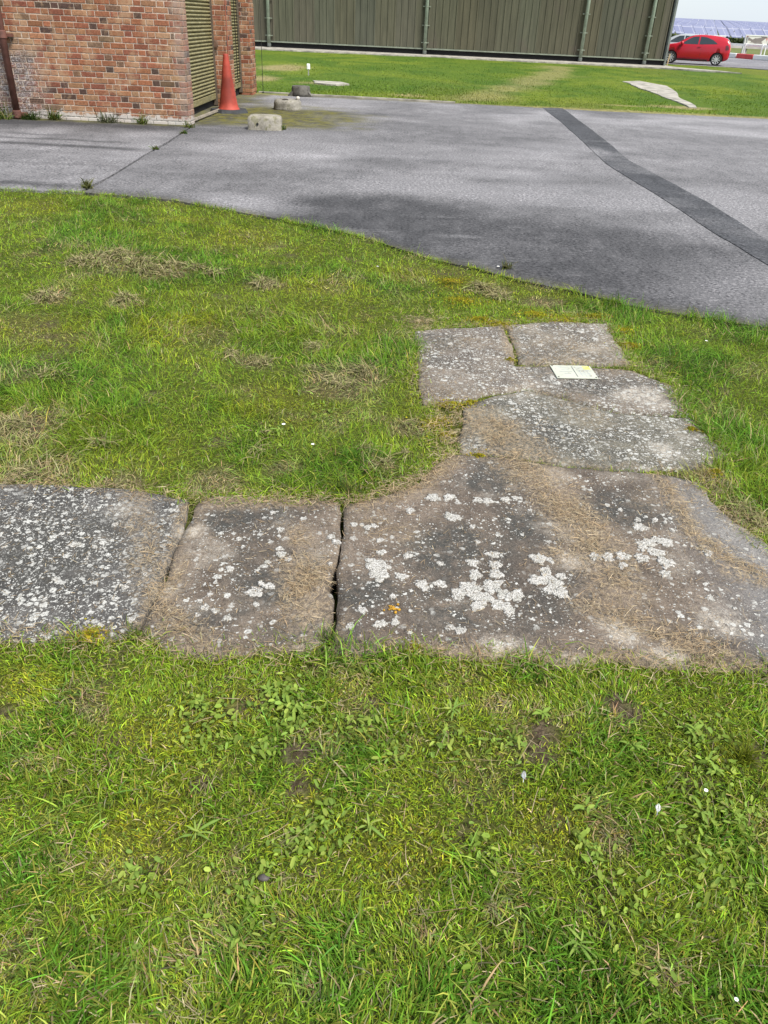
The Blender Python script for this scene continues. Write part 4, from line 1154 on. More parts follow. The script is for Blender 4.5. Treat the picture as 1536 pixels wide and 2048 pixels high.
def make_car(name, label, loc, rz, paint, L=3.99, W=1.72, H=1.48, estate=False):
    """three-door hatchback, nose towards -X, built by lofting sections along its length"""
    car = empty(name, loc, rz, label, 'car')
    hl = L / 2
    X = np.array([-1.0, -.985, -.95, -.88, -.75, -.6, -.47, -.4, -.3, -.18, -.05, .1, .25, .4, .55, .68, .78, .86, .92, .96, .985, 1.0]) * hl
    top = np.array([.62, .72, .8, .86, .94, 1.0, 1.045, 1.1, 1.235, 1.365, 1.44, 1.475, 1.48, 1.47, 1.45, 1.425, 1.39, 1.34, 1.25, 1.1, .96, .8]) * H / 1.48
    if estate: top = np.where(X > .1 * hl, np.where(X < .9 * hl, H * .985, top), top)
    wid = np.array([.6, .74, .85, .92, .96, .98, .99, 1, 1, 1, 1, 1, 1, 1, 1, .995, .98, .965, .95, .92, .88, .78]) * W / 2
    bot = np.array([.3, .22, .2, .19, .19, .19, .19, .19, .19, .19, .19, .19, .19, .19, .19, .19, .2, .22, .26, .3, .33, .42])
    belt = 0.93 + 0.06 * (X + hl) / L
    xs = np.linspace(-hl, hl, 64)
    T = np.interp(xs, X, top); Wd = np.interp(xs, X, wid); Bt = np.interp(xs, X, bot); Be = np.interp(xs, X, belt)
    def sect(i):
        t, w, bo, be = T[i], Wd[i], Bt[i], Be[i]
        be = min(be, t - .05)
        green = max(0, t - be - .06)
        pts = [(0, bo), (w * .86, bo), (w * .95, bo + .05), (w * .985, bo + .18), (w, .55 * be + .1), (w * .985, be - .08), (w * .955, be)]
        k = min(1, green / .4)
        wr = w * (.955 - .24 * k)
        pts += [(w * .955 + (wr - w * .955) * .5, be + (t - .05 - be) * .5), (wr, t - .05), (wr * .9, t - .018), (wr * .5, t), (0, t + .004)]
        return pts
    S = [sect(i) for i in range(len(xs))]
    b = bmesh.new()
    rings = []
    for i, s in enumerate(S):
        half = [(y, z) for y, z in s]
        full = [(-y, z) for y, z in half] + [(y, z) for y, z in half[::-1][1:-1]]
        rings.append([b.verts.new((xs[i], y, z)) for y, z in full])
    n = len(rings[0])
    for i in range(len(rings) - 1):
        for k in range(n): b.faces.new((rings[i][k], rings[i][(k + 1) % n], rings[i + 1][(k + 1) % n], rings[i + 1][k]))
    b.faces.new(rings[0]); b.faces.new(rings[-1][::-1])
    bmesh.ops.recalc_face_normals(b, faces=b.faces)
    body = obj('body', b, paint, car, smooth=True)
    WX = (-1.165, 1.345)
    # cut the wheel arches
    cb = bmesh.new()
    for wx in WX:
        for s in (-1, 1):
            bmesh.ops.create_cone(cb, cap_ends=True, segments=32, radius1=.355, radius2=.355, depth=.5, matrix=Matrix.Translation((wx, s * W / 2, .3)) @ Matrix.Rotation(R(90), 4, 'X'))
    cme = bpy.data.meshes.new('arch_cut'); cb.to_mesh(cme); cb.free(); cme.materials.append(M_ARCH)
    co = bpy.data.objects.new('arch_cut', cme); COL.objects.link(co); co.parent = car
    md = body.modifiers.new('arch', 'BOOLEAN'); md.object = co; md.operation = 'DIFFERENCE'; md.solver = 'EXACT'; md.material_mode = 'TRANSFER'
    dg = bpy.context.evaluated_depsgraph_get(); dg.update()
    nm = bpy.data.meshes.new_from_object(body.evaluated_get(dg))
    body.modifiers.clear(); body.data = nm
    bpy.data.objects.remove(co)
    def surf_y(x, z):
        i = int(np.clip(np.searchsorted(xs, x), 1, len(xs) - 1)); f = (x - xs[i - 1]) / (xs[i] - xs[i - 1])
        def at(s):
            zz = [p[1] for p in s[2:9]]; yy = [p[0] for p in s[2:9]]
            return float(np.interp(z, zz, yy))
        return at(S[i - 1]) * (1 - f) + at(S[i]) * f
    def side_panel(nm_, ol, mat, side, off=.006, step=.06):
        pl = rough_line(ol, step, 0, 1, 1)
        v, f = sheet(pl, .07, .1)
        bb = bmesh.new()
        vs_ = [bb.verts.new((x, side * (surf_y(x, z) + off), z)) for x, z in v]
        for t in f: bb.faces.new([vs_[q] for q in t])
        bmesh.ops.recalc_face_normals(bb, faces=bb.faces)
        if sum(fc.normal.y for fc in bb.faces) * side < 0: bmesh.ops.reverse_faces(bb, faces=bb.faces)
        return obj(nm_, bb, mat, car, smooth=True)
    hs = H / 1.48
    for s in (-1, 1):
        side_panel('side_window', [(-.72, .99), (-.62, 1.06), (-.3, 1.27), (-.1, 1.36), (.2, 1.385), (.2, 1.0)], M_GLASS, s)
        if estate: side_panel('rear_side_window', [(.27, 1.0), (.27, 1.385), (1.5, 1.34), (1.62, 1.04)], M_GLASS, s)
        else: side_panel('rear_side_window', [(.27, 1.0), (.27, 1.382), (.6, 1.36), (.95, 1.25), (1.2, 1.1), (1.24, 1.05)], M_GLASS, s)
        side_panel('door_seam', [(-.74, .3), (-.725, .3), (-.715, .98), (-.73, .98)], M_BLACK, s, .003, .2)
        side_panel('door_seam', [(.4, .34), (.415, .34), (.455, .98), (.44, .98)], M_BLACK, s, .003, .2)
        side_panel('sill', [(-.86, .215), (.86, .215), (.86, .27), (-.86, .27)], M_BLACK, s, .004, .2)
        side_panel('headlight', [(-1.88, .68), (-1.86, .77), (-1.5, .87), (-1.42, .86), (-1.6, .74)], M_LAMP, s, .008)
        side_panel('tail_lamp', [(1.74, .78), (1.7, 1.0), (1.78, 1.02), (1.88, .95), (1.92, .8)], M_TAIL, s, .01)
        bb = bmesh.new(); lathe(bb, [(0, -.09), (.07, -.08), (.085, 0), (.075, .08), (0, .09)], 12); bmesh.ops.scale(bb, verts=bb.verts, vec=(1, 1.1, 1)); obj('door_mirror', bb, paint, car, (-.66, s * (W / 2 + .06), 1.02), True)
        bb = bmesh.new(); box(bb, .22, .38, s * (W / 2 + .006) - .012, s * (W / 2 + .006) + .012, .87, .9, .006); obj('door_handle', bb, paint, car)
    def band(nm_, x0, x1, mat, yk, off):
        bb = bmesh.new(); rows = []
        for x in np.linspace(x0, x1, 9):
            i = int(np.clip(np.searchsorted(xs, x), 1, len(xs) - 1)); f = (x - xs[i - 1]) / (xs[i] - xs[i - 1])
            t = T[i - 1] * (1 - f) + T[i] * f
            wr = (S[i - 1][8][0] * (1 - f) + S[i][8][0] * f)
            rows.append([bb.verts.new((x, y * wr * yk, t + off - .02 * y * y)) for y in (-1, -.5, 0, .5, 1)])
        for a in range(8):
            for k in range(4): bb.faces.new((rows[a][k], rows[a][k + 1], rows[a + 1][k + 1], rows[a + 1][k]))
        bmesh.ops.recalc_face_normals(bb, faces=bb.faces)
        return obj(nm_, bb, mat, car, smooth=True)
    band('windscreen', -.8, -.14, M_GLASS, .93, .012)
    band('rear_window', 1.72, 1.88, M_GLASS, .84, .012)
    b = bmesh.new(); box(b, -hl - .004, -hl + .03, -.42, .42, .36, .56, .02); obj('grille', b, M_BLACK, car)
    b = bmesh.new(); box(b, -hl - .01, -hl + .02, -.26, .26, .4, .5, .005); obj('number_plate', b, simple('plate_blank_white', (.75, .75, .72), .5), car)
    b = bmesh.new(); box(b, hl - .03, hl + .006, -.26, .26, .78, .88, .005); obj('number_plate', b, simple('plate_blank_yellow', (.7, .55, .1), .5), car)
    for wx in WX:
        for s in (-1, 1):
            wh = bpy.data.objects.new('wheel', None); COL.objects.link(wh); wh.parent = car; wh.location = (wx, s * (W / 2 - .11), .305); wh.rotation_euler = (R(90) * (1 if s < 0 else -1), random.uniform(0, 1), 0)
            bb = bmesh.new(); lathe(bb, [(.215, -.09), (.28, -.1), (.303, -.08), (.305, .0), (.303, .08), (.28, .1), (.215, .095)], 32, caps=False); obj('tyre', bb, M_TYRE, wh, smooth=True)
            bb = bmesh.new(); lathe(bb, [(0, .03), (.2, .03), (.216, .03)], 32); obj('brake_void', bb, M_ARCH, wh)
            bb = bmesh.new(); lathe(bb, [(.2, .06), (.205, .09), (.218, .096), (.222, .06)], 32, caps=False)
            for q in range(9):
                g = bmesh.ops.create_cube(bb, size=1, matrix=Matrix.Rotation(2 * math.pi * q / 9, 4, 'Z') @ Matrix.Translation((.125, 0, .075)) @ Matrix.Diagonal((.17, .05, .025, 1)))
            lathe(bb, [(.0, .1), (.05, .098), (.06, .07)], 16, caps=False)
            bmesh.ops.recalc_face_normals(bb, faces=bb.faces)
            obj('rim', bb, M_ALLOY, wh)
    return car
make_car('parked_car', 'red three-door hatchback parked beyond the hangar corner', (16.723, 52.596, 0.012), R(-20), M_RED)
make_car('parked_car', 'pale silver estate car half hidden behind the red hatchback', (18.167, 60.000, 0.012), R(-24), M_SILVER, 4.5, 1.8, 1.5, True)

# ------------------------------------------------------------------ track-side fence, kerb blocks, boards
M_WHITE = simple('white_paint', (.78, .78, .76), .5, 0, .06, 3)
M_REDP = simple('red_paint', (.55, .05, .05), .5, 0, .15, 3)
A, B = Vector((25.2, 78.0, 0)), Vector((31.0, 58.5, 0))
d = (B - A); Ln = d.length; d.normalize()
fence = empty('rail_fence', A, math.atan2(d.y, d.x), 'white post and rail fence along the far track edge behind the red car', 'fence')
b = bmesh.new(); box(b, -2, Ln, -.04, .04, .84, 1.0, .01); obj('rail', b, M_WHITE, fence)
k = -2.0
while k < Ln:
    b = bmesh.new(); box(b, -.055, .055, -.115, -.045, .1, 1.05, .008); obj('post', b, M_WHITE, fence, (k, 0, 0)); k += 2.05
k = -2.0; i = 0
pos_words = ['behind the car tail', 'next to the red car', 'left of the tall signboard', 'below the tall signboard', 'right of the signboard', 'near the photo edge', 'at the photo edge', 'beyond the frame edge', 'far along the fence', 'last along the fence', 'past the fence end']
while k < Ln:
    b = bmesh.new(); box(b, .03, 2.0, -.24, .24, 0, .34, .05)
    o = obj('barrier_block', b, M_REDP if i % 2 == 0 else M_WHITE, None, A + d * k - Vector((d.y, -d.x, 0)) * -.5)
    o.rotation_euler = (0, 0, math.atan2(d.y, d.x))
    tag(o, ('red' if i % 2 == 0 else 'white') + ' barrier block under the white rail fence, ' + pos_words[min(i, 10)], 'barrier', 'red and white barrier blocks along the track')
    k += 2.05; i += 1

def board(label, c, w, h, z0, mat_panel, rz=0.0):
    t = empty('signboard', (*c, 0), rz, label, 'sign')
    b = bmesh.new(); box(b, -w / 2, w / 2, -.03, .03, z0, z0 + h); obj('panel', b, mat_panel, t)
    b = bmesh.new()
    for (x0, x1, q0, q1) in ((-w / 2 - .1, w / 2 + .1, z0 + h, z0 + h + .08), (-w / 2 - .1, w / 2 + .1, z0 - .07, z0)): box(b, x0, x1, -.06, .06, q0, q1)
    obj('frame', b, M_WHITE, t)
    for x in (-w / 2 - .06, w / 2 + .06):
        b = bmesh.new(); box(b, x - .04, x + .04, -.04, .04, -.1, z0 + h + .06); obj('post', b, M_WHITE, t)
def board_mat(name, cols):
    m = MB(name); p = m.ob()
    v = m.sep(m.vor(m.scale(p, (1.6, 1, 3.2)), 1.0, 'Color'))
    c = m.mix(m.mr(v['Red'], .45, .55), cols[0], cols[1]); c = m.mix(m.mr(v['Green'], .78, .85), c, cols[2])
    return m.done(c, .6)
board('white framed advertising board showing above the red car roof', (29.98, 88.00), 1.3, .5, .9, board_mat('board_a', ((.5, .48, .42), (.12, .12, .12), (.6, .58, .5))))
board('taller white framed advertising board with dark and red print beyond the fence', (33.00, 86.00), 2.0, .62, .95, board_mat('board_b', ((.62, .6, .55), (.2, .17, .16), (.5, .2, .16))))
for i, (c, lb) in enumerate((((29.67, 80.00), 'thin grey post left of the taller signboard, left of the pair'), ((30.11, 80.60), 'thin grey post left of the taller signboard, right of the pair'))):
    b = bmesh.new(); tube(b, [(0, 0, -.1), (0, 0, 1.5)], .06, 8); tag(obj('post', b, simple('grey_post', (.34, .35, .36), .6), None, (*c, 0)), lb, 'post')
b = bmesh.new(); box(b, -10, 40, -.1, .1, .42, .72); 
for x_ in range(-9, 40, 3): box(b, x_, x_ + .15, .1, .25, -.2, .7)

tag(obj('crash_barrier', b, simple('pale_barrier', (.42, .38, .37), .7, 0, .2, .6), None, (30, 96, 0)), 'low pale crash barrier across the far field', 'barrier')

# ------------------------------------------------------------------ hedge and solar farm on the rising ground
def leaf_cloud(n, fx, seed, size, cols):
    rg = np.random.default_rng(seed)
    P = fx(rg, n)
    a = rg.normal(size=(n, 3)); a /= np.linalg.norm(a, axis=1)[:, None]
    b_ = np.cross(a, rg.normal(size=(n, 3))); b_ /= np.linalg.norm(b_, axis=1)[:, None]
    s = size * rg.uniform(.6, 1.4, n)[:, None]
    v = np.stack([P - a * s, P + b_ * s * .5, P + a * s, P - b_ * s * .5], 1).reshape(-1, 3)
    c = np.repeat(np.array(cols)[rg.integers(0, len(cols), n)], 4, 0)
    return v, c
def hedge(name, label, p0, p1, h, w, n, seed):
    p0 = np.array(p0, float); p1 = np.array(p1, float)
    def fx(rg, n):
        t = rg.random(n); q = p0 + (p1 - p0) * t[:, None]
        hh = h * (.75 + .5 * fbm(t * 40, t * 0, 2.0, seed))
        return np.stack([q[:, 0] + rg.normal(0, w, n) * .3, q[:, 1] + rg.normal(0, w, n), hill_z(q[:, 0], q[:, 1]) + hh * rg.random(n) ** .8], 1)
    v, c = leaf_cloud(n, fx, seed, .2, [(.02, .035, .012), (.035, .055, .018), (.05, .06, .025)])
    me = mesh_np(name, v, np.arange(len(v)).reshape(-1, 4)); vcol(me, 'tint', c)
    tag(link(name, me, M_GRASS), label, 'hedge')
hedge('hedge', 'dark hedge line below the solar farm, behind the parked cars', (30, 125), (75, 122), 1.1, .8, 12000, 3)
hedge('hedge', 'dark hedge running along the foot of the solar panels on the right', (62, 146), (150, 138), 1.3, .8, 16000, 4)
def panel_mat():
    m = MB('solar_glass'); p = m.ob()
    w = m.n('TexBrick', {'Vector': m.n('Mapping', {'Vector': p, 'Rotation': (R(90), 0, 0)}).outputs['Vector'], 'Scale': 1.0, 'Color1': (.15, .16, .26, 1), 'Color2': (.19, .2, .3, 1), 'Mortar': (.36, .36, .42, 1), 'Mortar Size': .04, 'Brick Width': 1.7, 'Row Height': 1.0}, offset=0.0)
    return m.done(w.outputs['Color'], .3, None, .0, .6)
M_PANEL = panel_mat()
M_STEEL = simple('panel_steel', (.3, .3, .32), .5, .3)
rs = random.Random(9)
rows_y = [150 + 11.5 * k for k in range(15)]
words = ['front', 'second', 'third', 'fourth', 'fifth', 'sixth', 'seventh', 'eighth', 'ninth', 'tenth', 'eleventh', 'twelfth', 'thirteenth', 'fourteenth', 'rearmost']
for k, y in enumerate(rows_y):
    xa = 24 + (y - 150) * .17 + (28 if y < 152 else 0); xb = 125 + (y - 150) * .75
    t = empty('solar_panel_row', (xa, y, float(hill_z(np.array(xa), np.array(y)))), 0, words[k] + ' row of bluish tilted solar panels on the far hillside', 'solar panels', 'rows of the solar farm')
    b = bmesh.new(); s = bmesh.new()
    x = 70 * y / 150 + .32 * k
    x -= 1.9 * int((x - xa + 8) / 1.9)
    while x < xb:
        wdt = 1.62
        z = float(hill_z(np.array(x), np.array(y))) - t.location.z
        q = [(x - xa, -1.6, z + .8), (x - xa + wdt, -1.6, z + .8), (x - xa + wdt, 1.9, z + 2.3), (x - xa, 1.9, z + 2.3)]
        vs0 = [b.verts.new(p) for p in q]; vs1 = [b.verts.new((p[0], p[1] + .03, p[2] - .06)) for p in q]
        b.faces.new(vs0); b.faces.new(vs1[::-1])
        for e in range(4): b.faces.new((vs0[e], vs0[(e + 1) % 4], vs1[(e + 1) % 4], vs1[e]))
        if rs.random() < .25: box(s, x - xa + .7, x - xa + .82, .1, .22, z - .3, z + 1.75)
        x += 1.9
    bmesh.ops.recalc_face_normals(b, faces=b.faces)
    obj('panel', b, M_PANEL, t); obj('support_leg', s, M_STEEL, t)

# ------------------------------------------------------------------ turf blades
def blades(P, L, W, elev, droop, head, col, segs=3, tipw=0.12):
    """P (N,3) roots; each blade bends from elevation elev to elev-droop along heading head"""
    n = len(P)
    k = segs + 1
    t = np.linspace(0, 1, k)
    ang = elev[:, None] - droop[:, None] * t[None, :]
    ds = (L / segs)[:, None]
    am = (ang[:, :-1] + ang[:, 1:]) / 2
    h = np.concatenate([np.zeros((n, 1)), np.cumsum(np.cos(am) * ds, 1)], 1)
    z = np.concatenate([np.zeros((n, 1)), np.cumsum(np.sin(am) * ds, 1)], 1)
    sw = RNG.normal(0, .12, n)[:, None] * t[None, :] ** 2 * L[:, None]
    ch, sh = np.cos(head)[:, None], np.sin(head)[:, None]
    X = P[:, 0:1] + h * ch - sw * sh; Y = P[:, 1:2] + h * sh + sw * ch; Z = P[:, 2:3] + z
    wd = (W[:, None] * (np.array([.8, 1, .75, tipw]) if segs == 3 else np.linspace(1, tipw, k))[None, :]) / 2
    tw = RNG.normal(0, .5, n)[:, None]
    ox = -sh * np.cos(tw) * wd; oy = ch * np.cos(tw) * wd; oz = np.sin(tw) * wd * np.ones_like(X)
    V = np.empty((n, k, 2, 3), np.float32)
    V[:, :, 0, 0] = X - ox; V[:, :, 0, 1] = Y - oy; V[:, :, 0, 2] = Z - oz
    V[:, :, 1, 0] = X + ox; V[:, :, 1, 1] = Y + oy; V[:, :, 1, 2] = Z + oz
    base = (np.arange(n) * k * 2)[:, None]
    q = []
    for i in range(segs):
        q.append(np.stack([base[:, 0] + 2 * i, base[:, 0] + 2 * i + 1, base[:, 0] + 2 * i + 3, base[:, 0] + 2 * i + 2], 1))
    Q = np.concatenate(q)
    return V.reshape(-1, 3), Q, np.repeat(col, k * 2, 0)

def add_blades(name, mat, chunks, label=None, kind='stuff', parent=None):
    vs, qs, cs, off = [], [], [], 0
    for v, q, c in chunks:
        vs.append(v); qs.append(q + off); cs.append(c); off += len(v)
    me = mesh_np(name, np.concatenate(vs), np.concatenate(qs))
    vcol(me, 'tint', np.concatenate(cs))
    o = link(name, me, mat, parent)
    return tag(o, label, None, None, kind)

def slab_mask(x, y, grow=0.0):
    m = np.zeros(x.shape, bool)
    for pl in SLAB_POLYS:
        m |= inside(pl, x, y)
    return m
SLAB_LINES = [pl + [pl[0]] for pl in SLAB_POLYS]

def scatter(x0, x1, y0, y1, per_m2):
    n = int((x1 - x0) * (y1 - y0) * per_m2)
    return RNG.uniform(x0, x1, n), RNG.uniform(y0, y1, n)

# the slabs sit in one worn patch: turf keeps out of it apart from a ragged fringe
HOLE = [(0.214, 3.317), (0.272, 2.828), (0.326, 2.855), (0.368, 3.334)]
def turf_roots(x, y):
    ok = ~slab_mask(x, y)
    ok &= y < near_edge(x) - 0.02 + (vnoise(x, y, .12, 4) - .5) * .14
    ok &= ~inside(HOLE, x, y)
    # gaps between neighbouring slabs stay open except at their ends
    return ok

def lawn_zone(x, y, long_f=1.0, wmin=0.0, over=False):
    ok = turf_roots(x, y) if not over else (y < near_edge(x))
    lush, yel, dry, bare = turf(x, y)
    keep = RNG.random(len(x)) > bare * .9 + dry * .2 - 0.03
    gaps = inside([(-0.210, 2.409), (-0.130, 1.572), (-0.089, 1.575), (-0.128, 2.417)], x, y) & (y > 1.68) & (y < 2.33)
    gaps |= inside([(-0.695, 1.652), (-0.703, 2.348), (-0.659, 2.352), (-0.653, 1.655)], x, y) & (RNG.random(len(x)) > .12)
    gap_x = (y > (1.395, 3.257)[1]) & False
    m = ok & keep & ~gaps & ~gap_x
    x, y, lush, yel, dry, bare = [a[m] for a in (x, y, lush, yel, dry, bare)]
    n = len(x)
    kind = RNG.random(n)
    P = np.stack([x, y, np.where(over, np.maximum(lawn_z(x, y), -.012), lawn_z(x, y)) + .002], 1)
    L = RNG.gamma(5, .0072, n) * (0.75 + 0.75 * lush - 0.3 * yel - .1 * dry) * long_f
    L = np.clip(L, .008, .12)
    W = RNG.uniform(.0013, .0029, n) * (1 + .5 * lush)
    W = np.maximum(W, wmin)
    elev = np.radians(np.clip(RNG.normal(52, 22, n), 6, 92)) * (1 - .25 * dry)
    droop = np.radians(np.clip(RNG.normal(45, 28, n), -10, 120))
    # tufts share a heading so the lawn reads combed in patches
    hd = 2 * np.pi * fbm(x, y, .35, 12, 3) * 2.2
    head = np.where(RNG.random(n) < .5, hd + RNG.normal(0, .6, n), RNG.uniform(0, 2 * np.pi, n))
    c = turf_rgb(lush, yel, dry)
    k = kind[:, None]
    c = np.where(k < np.where(y < 2, .2, .11)[:, None], C_OLD, c)
    c = np.where((k >= .2) & (k < .2 + .06 + .42 * dry[:, None] + .06 * bare[:, None]), C_DRY * RNG.uniform(.75, 1.15, n)[:, None], c)
    c = np.where(k > .9, C_BLUE, c)
    c = c * np.exp(RNG.normal(0.1, .36, n))[:, None]
    c[:, 0] *= np.exp(RNG.normal(0, .12, n))
    return P, L, W, elev, droop, head, c

chunks = []
# foreground, dense and fine
x, y = scatter(-2.4, 2.6, .3, 1.8, 36000); m = (np.abs(x - .03) < .5 + .5 * y) | (RNG.random(len(x)) < .22); x, y = x[m], y[m]
a = list(lawn_zone(x, y, 1.0)); a[1] = a[1] * np.interp(a[0][:, 1], [.5, .9, 1.5], [.74, .66, .55]); chunks.append(blades(*a))
# a lower mat of short mossy blades that closes the turf
x, y = scatter(-2.4, 2.6, .3, 1.8, 24000); m = (np.abs(x - .03) < .5 + .5 * y) | (RNG.random(len(x)) < .22); x, y = x[m], y[m]
a = list(lawn_zone(x, y, .42)); a[6] = a[6] * np.array((.95, .88, .8)); a[2] = a[2] * 1.15; chunks.append(blades(*a, segs=2, tipw=.25))
add_blades('grass', M_GRASS, chunks)
chunks = []
for (x0, x1, y0, y1, den, wm) in ((-2.6, 3.4, 1.8, 3.3, 17000, .0017), (-3.3, 3.2, 3.3, 5.0, 9500, .0025), (-5.2, 2.4, 5.0, 8.1, 5600, .0036)):
    x, y = scatter(x0, x1, y0, y1, den); m = (np.abs(x - .03) < .7 + .56 * y) | (RNG.random(len(x)) < .3); x, y = x[m], y[m]
    a = list(lawn_zone(x, y, 1.0, wm)); a[2] = a[2] * RNG.uniform(.7, 1.3, len(a[2])); chunks.append(blades(*a, segs=2, tipw=.2))
add_blades('grass', M_GRASS, chunks)

# fringe of longer grass leaning over slab edges and the yard edge
def fringe(lines, den, off, Lr, w, mask=None):
    ch = []
    for ln in lines:
        ln = np.array(ln)
        for (p, q) in zip(ln[:-1], ln[1:]):
            L = np.hypot(*(q - p)); n = RNG.poisson(L * den)
            if n == 0: continue
            t = RNG.random(n)[:, None]
            d = (q - p) / (L + 1e-9); nr = np.array((-d[1], d[0]))
            ch.append((p + (q - p) * t + nr * (off + RNG.normal(0, .02, n))[:, None]))
    P2 = np.concatenate(ch)
    return P2[:, 0], P2[:, 1]
ex = np.linspace(-6.5, 5, 240)
x, y = fringe([list(zip(ex, near_edge(ex)))], 700, -.03, 0, 0)
a = list(lawn_zone(x, y, 1.25, .0038)); a[0][:, 2] += .015; ch1 = blades(*a, segs=2, tipw=.2)
outer = [[(-1.431, 2.434), (-0.986, 2.439), (-0.867, 2.414), (-0.713, 2.375), (-0.677, 2.410), (-0.165, 2.420), (-0.128, 2.417), (0.124, 2.580), (0.262, 2.827), (0.200, 2.980), (0.219, 3.317), (0.140, 3.394), (0.132, 3.987), (0.129, 4.306), (0.336, 4.404), (0.648, 4.493), (0.985, 4.605), (1.302, 4.604), (1.289, 3.930), (1.435, 3.685), (1.416, 3.323), (1.446, 3.014), (1.443, 2.931), (1.254, 2.685), (1.255, 2.541), (1.292, 2.404), (1.359, 2.264), (1.461, 2.083)],
         [(-1.255, 1.574), (-0.880, 1.612), (-0.731, 1.608), (-0.671, 1.648), (-0.588, 1.573), (-0.461, 1.562), (-0.383, 1.587), (-0.142, 1.624), (-0.048, 1.591), (0.064, 1.638), (0.205, 1.619), (0.403, 1.620), (0.510, 1.587), (0.676, 1.638), (0.840, 1.617), (1.011, 1.621), (1.235, 1.584)]]
x, y = fringe(outer, 1700, 0, 0, 0); x = x + RNG.normal(0, .02, len(x)); y = y + RNG.normal(0, .02, len(y))
k = vnoise(x, y, .16, 3); m = RNG.random(len(x)) < sstep(.3, .7, k) + .25; x, y = x[m], y[m]
def fringe_blades(x, y, f):
    a = list(lawn_zone(x, y, f, .0022, True)); a[5] = RNG.uniform(0, 6.283, len(a[5])); return blades(*a, segs=3)
ch2 = fringe_blades(x, y, .95)
add_blades('grass', M_GRASS, [ch1, ch2])

# coarse tufts that break up the edges of the far lawn
x = RNG.uniform(-4.2, 15, 34000); y = 19.25 + RNG.gamma(1.1, 5.0, 34000)
dpath = seg_dist([(7.9, 30.5), (8.1, 27), (7.4, 23.5), (6.95, 20.9)], x, y)
ok = (y < 43) & (dpath > .42 + .1 * (vnoise(x, y, 1.0) - .3)) & (y > np.interp(x, [-3.3, 1.1, 3.2, 8, 14], [19.62, 19.32, 19.2, 19.03, 18.9]))
x, y = x[ok], y[ok]; n = len(x)
c = far_rgb(x, y) * 1.35 * np.exp(RNG.normal(0, .2, n))[:, None]
add_blades('far_grass', M_GRASS, [blades(np.stack([x, y, np.full(n, -.01)], 1), RNG.uniform(.03, .075, n), .008 + .0006 * y, np.radians(RNG.normal(65, 15, n)), np.radians(RNG.normal(40, 25, n)), RNG.uniform(0, 6.28, n), c, segs=2, tipw=.2)])

# ------------------------------------------------------------------ straw and dead grass
def straw_blades(x, y, z, Lm, wmin, cols, curl=.5, flat=6):
    n = len(x)
    c = cols[RNG.integers(0, len(cols), n)] * np.exp(RNG.normal(0, .25, n))[:, None]
    return blades(np.stack([x, y, z], 1), RNG.gamma(6, Lm / 6, n), np.maximum(RNG.uniform(.0009, .0019, n), wmin), np.radians(RNG.normal(flat, 9, n)), np.radians(RNG.normal(flat * 2, 14, n)), RNG.uniform(0, 6.283, n), c, segs=3, tipw=.5)
STRAWC = np.array([(.36, .265, .155), (.3, .21, .12), (.42, .33, .21), (.24, .17, .1), (.34, .28, .18)])
ch = []
for ln, w, s in STRAW:
    ln = np.array(ln)
    for p, q in zip(ln[:-1], ln[1:]):
        L = np.hypot(*(q - p)) + w
        n = int(L * w * 2 * s * (12000 if p[1] < 2.6 else 6500))
        t = RNG.random(n)
        xy = p + (q - p) * t[:, None] + RNG.normal(0, w * .62, (n, 2))
        ok = RNG.random(n) < .12 + 1.1 * sstep(.4, .62, fbm(xy[:, 0], xy[:, 1], .08, 3))
        xy = xy[ok]
        ch.append(straw_blades(xy[:, 0], xy[:, 1], np.full(len(xy), .004) + RNG.random(len(xy)) * .007 * s, .024, .0008 if p[1] < 2.6 else .0013, STRAWC))
# thin scatter everywhere on the slabs, a little on the turf
x, y = scatter(-1.5, 1.9, 1.55, 4.7, 1300); m = slab_mask(x, y); x, y = x[m], y[m]
ch.append(straw_blades(x, y, np.full(len(x), .004), .018, .0008, STRAWC * .85))
# along the slab rims
x, y = fringe(outer, 600, 0, 0, 0)
x = x + RNG.normal(0, .03, len(x)); y = y + RNG.normal(0, .03, len(y))
ch.append(straw_blades(x, y, np.full(len(x), .006), .026, .0011, STRAWC * .9))
x = np.concatenate([RNG.uniform(-1.2, 1.25, 2600)]); y = RNG.uniform(.35, 1.62, 2600); lu, ye, dr, ba = turf(x, y); m = RNG.random(len(x)) < .25 + .7 * dr
ch.append(straw_blades(x[m], y[m], lawn_z(x[m], y[m]) + .018, .045, .0013, STRAWC * .9, flat=4))
add_blades('dead_grass', M_STRAW, ch)

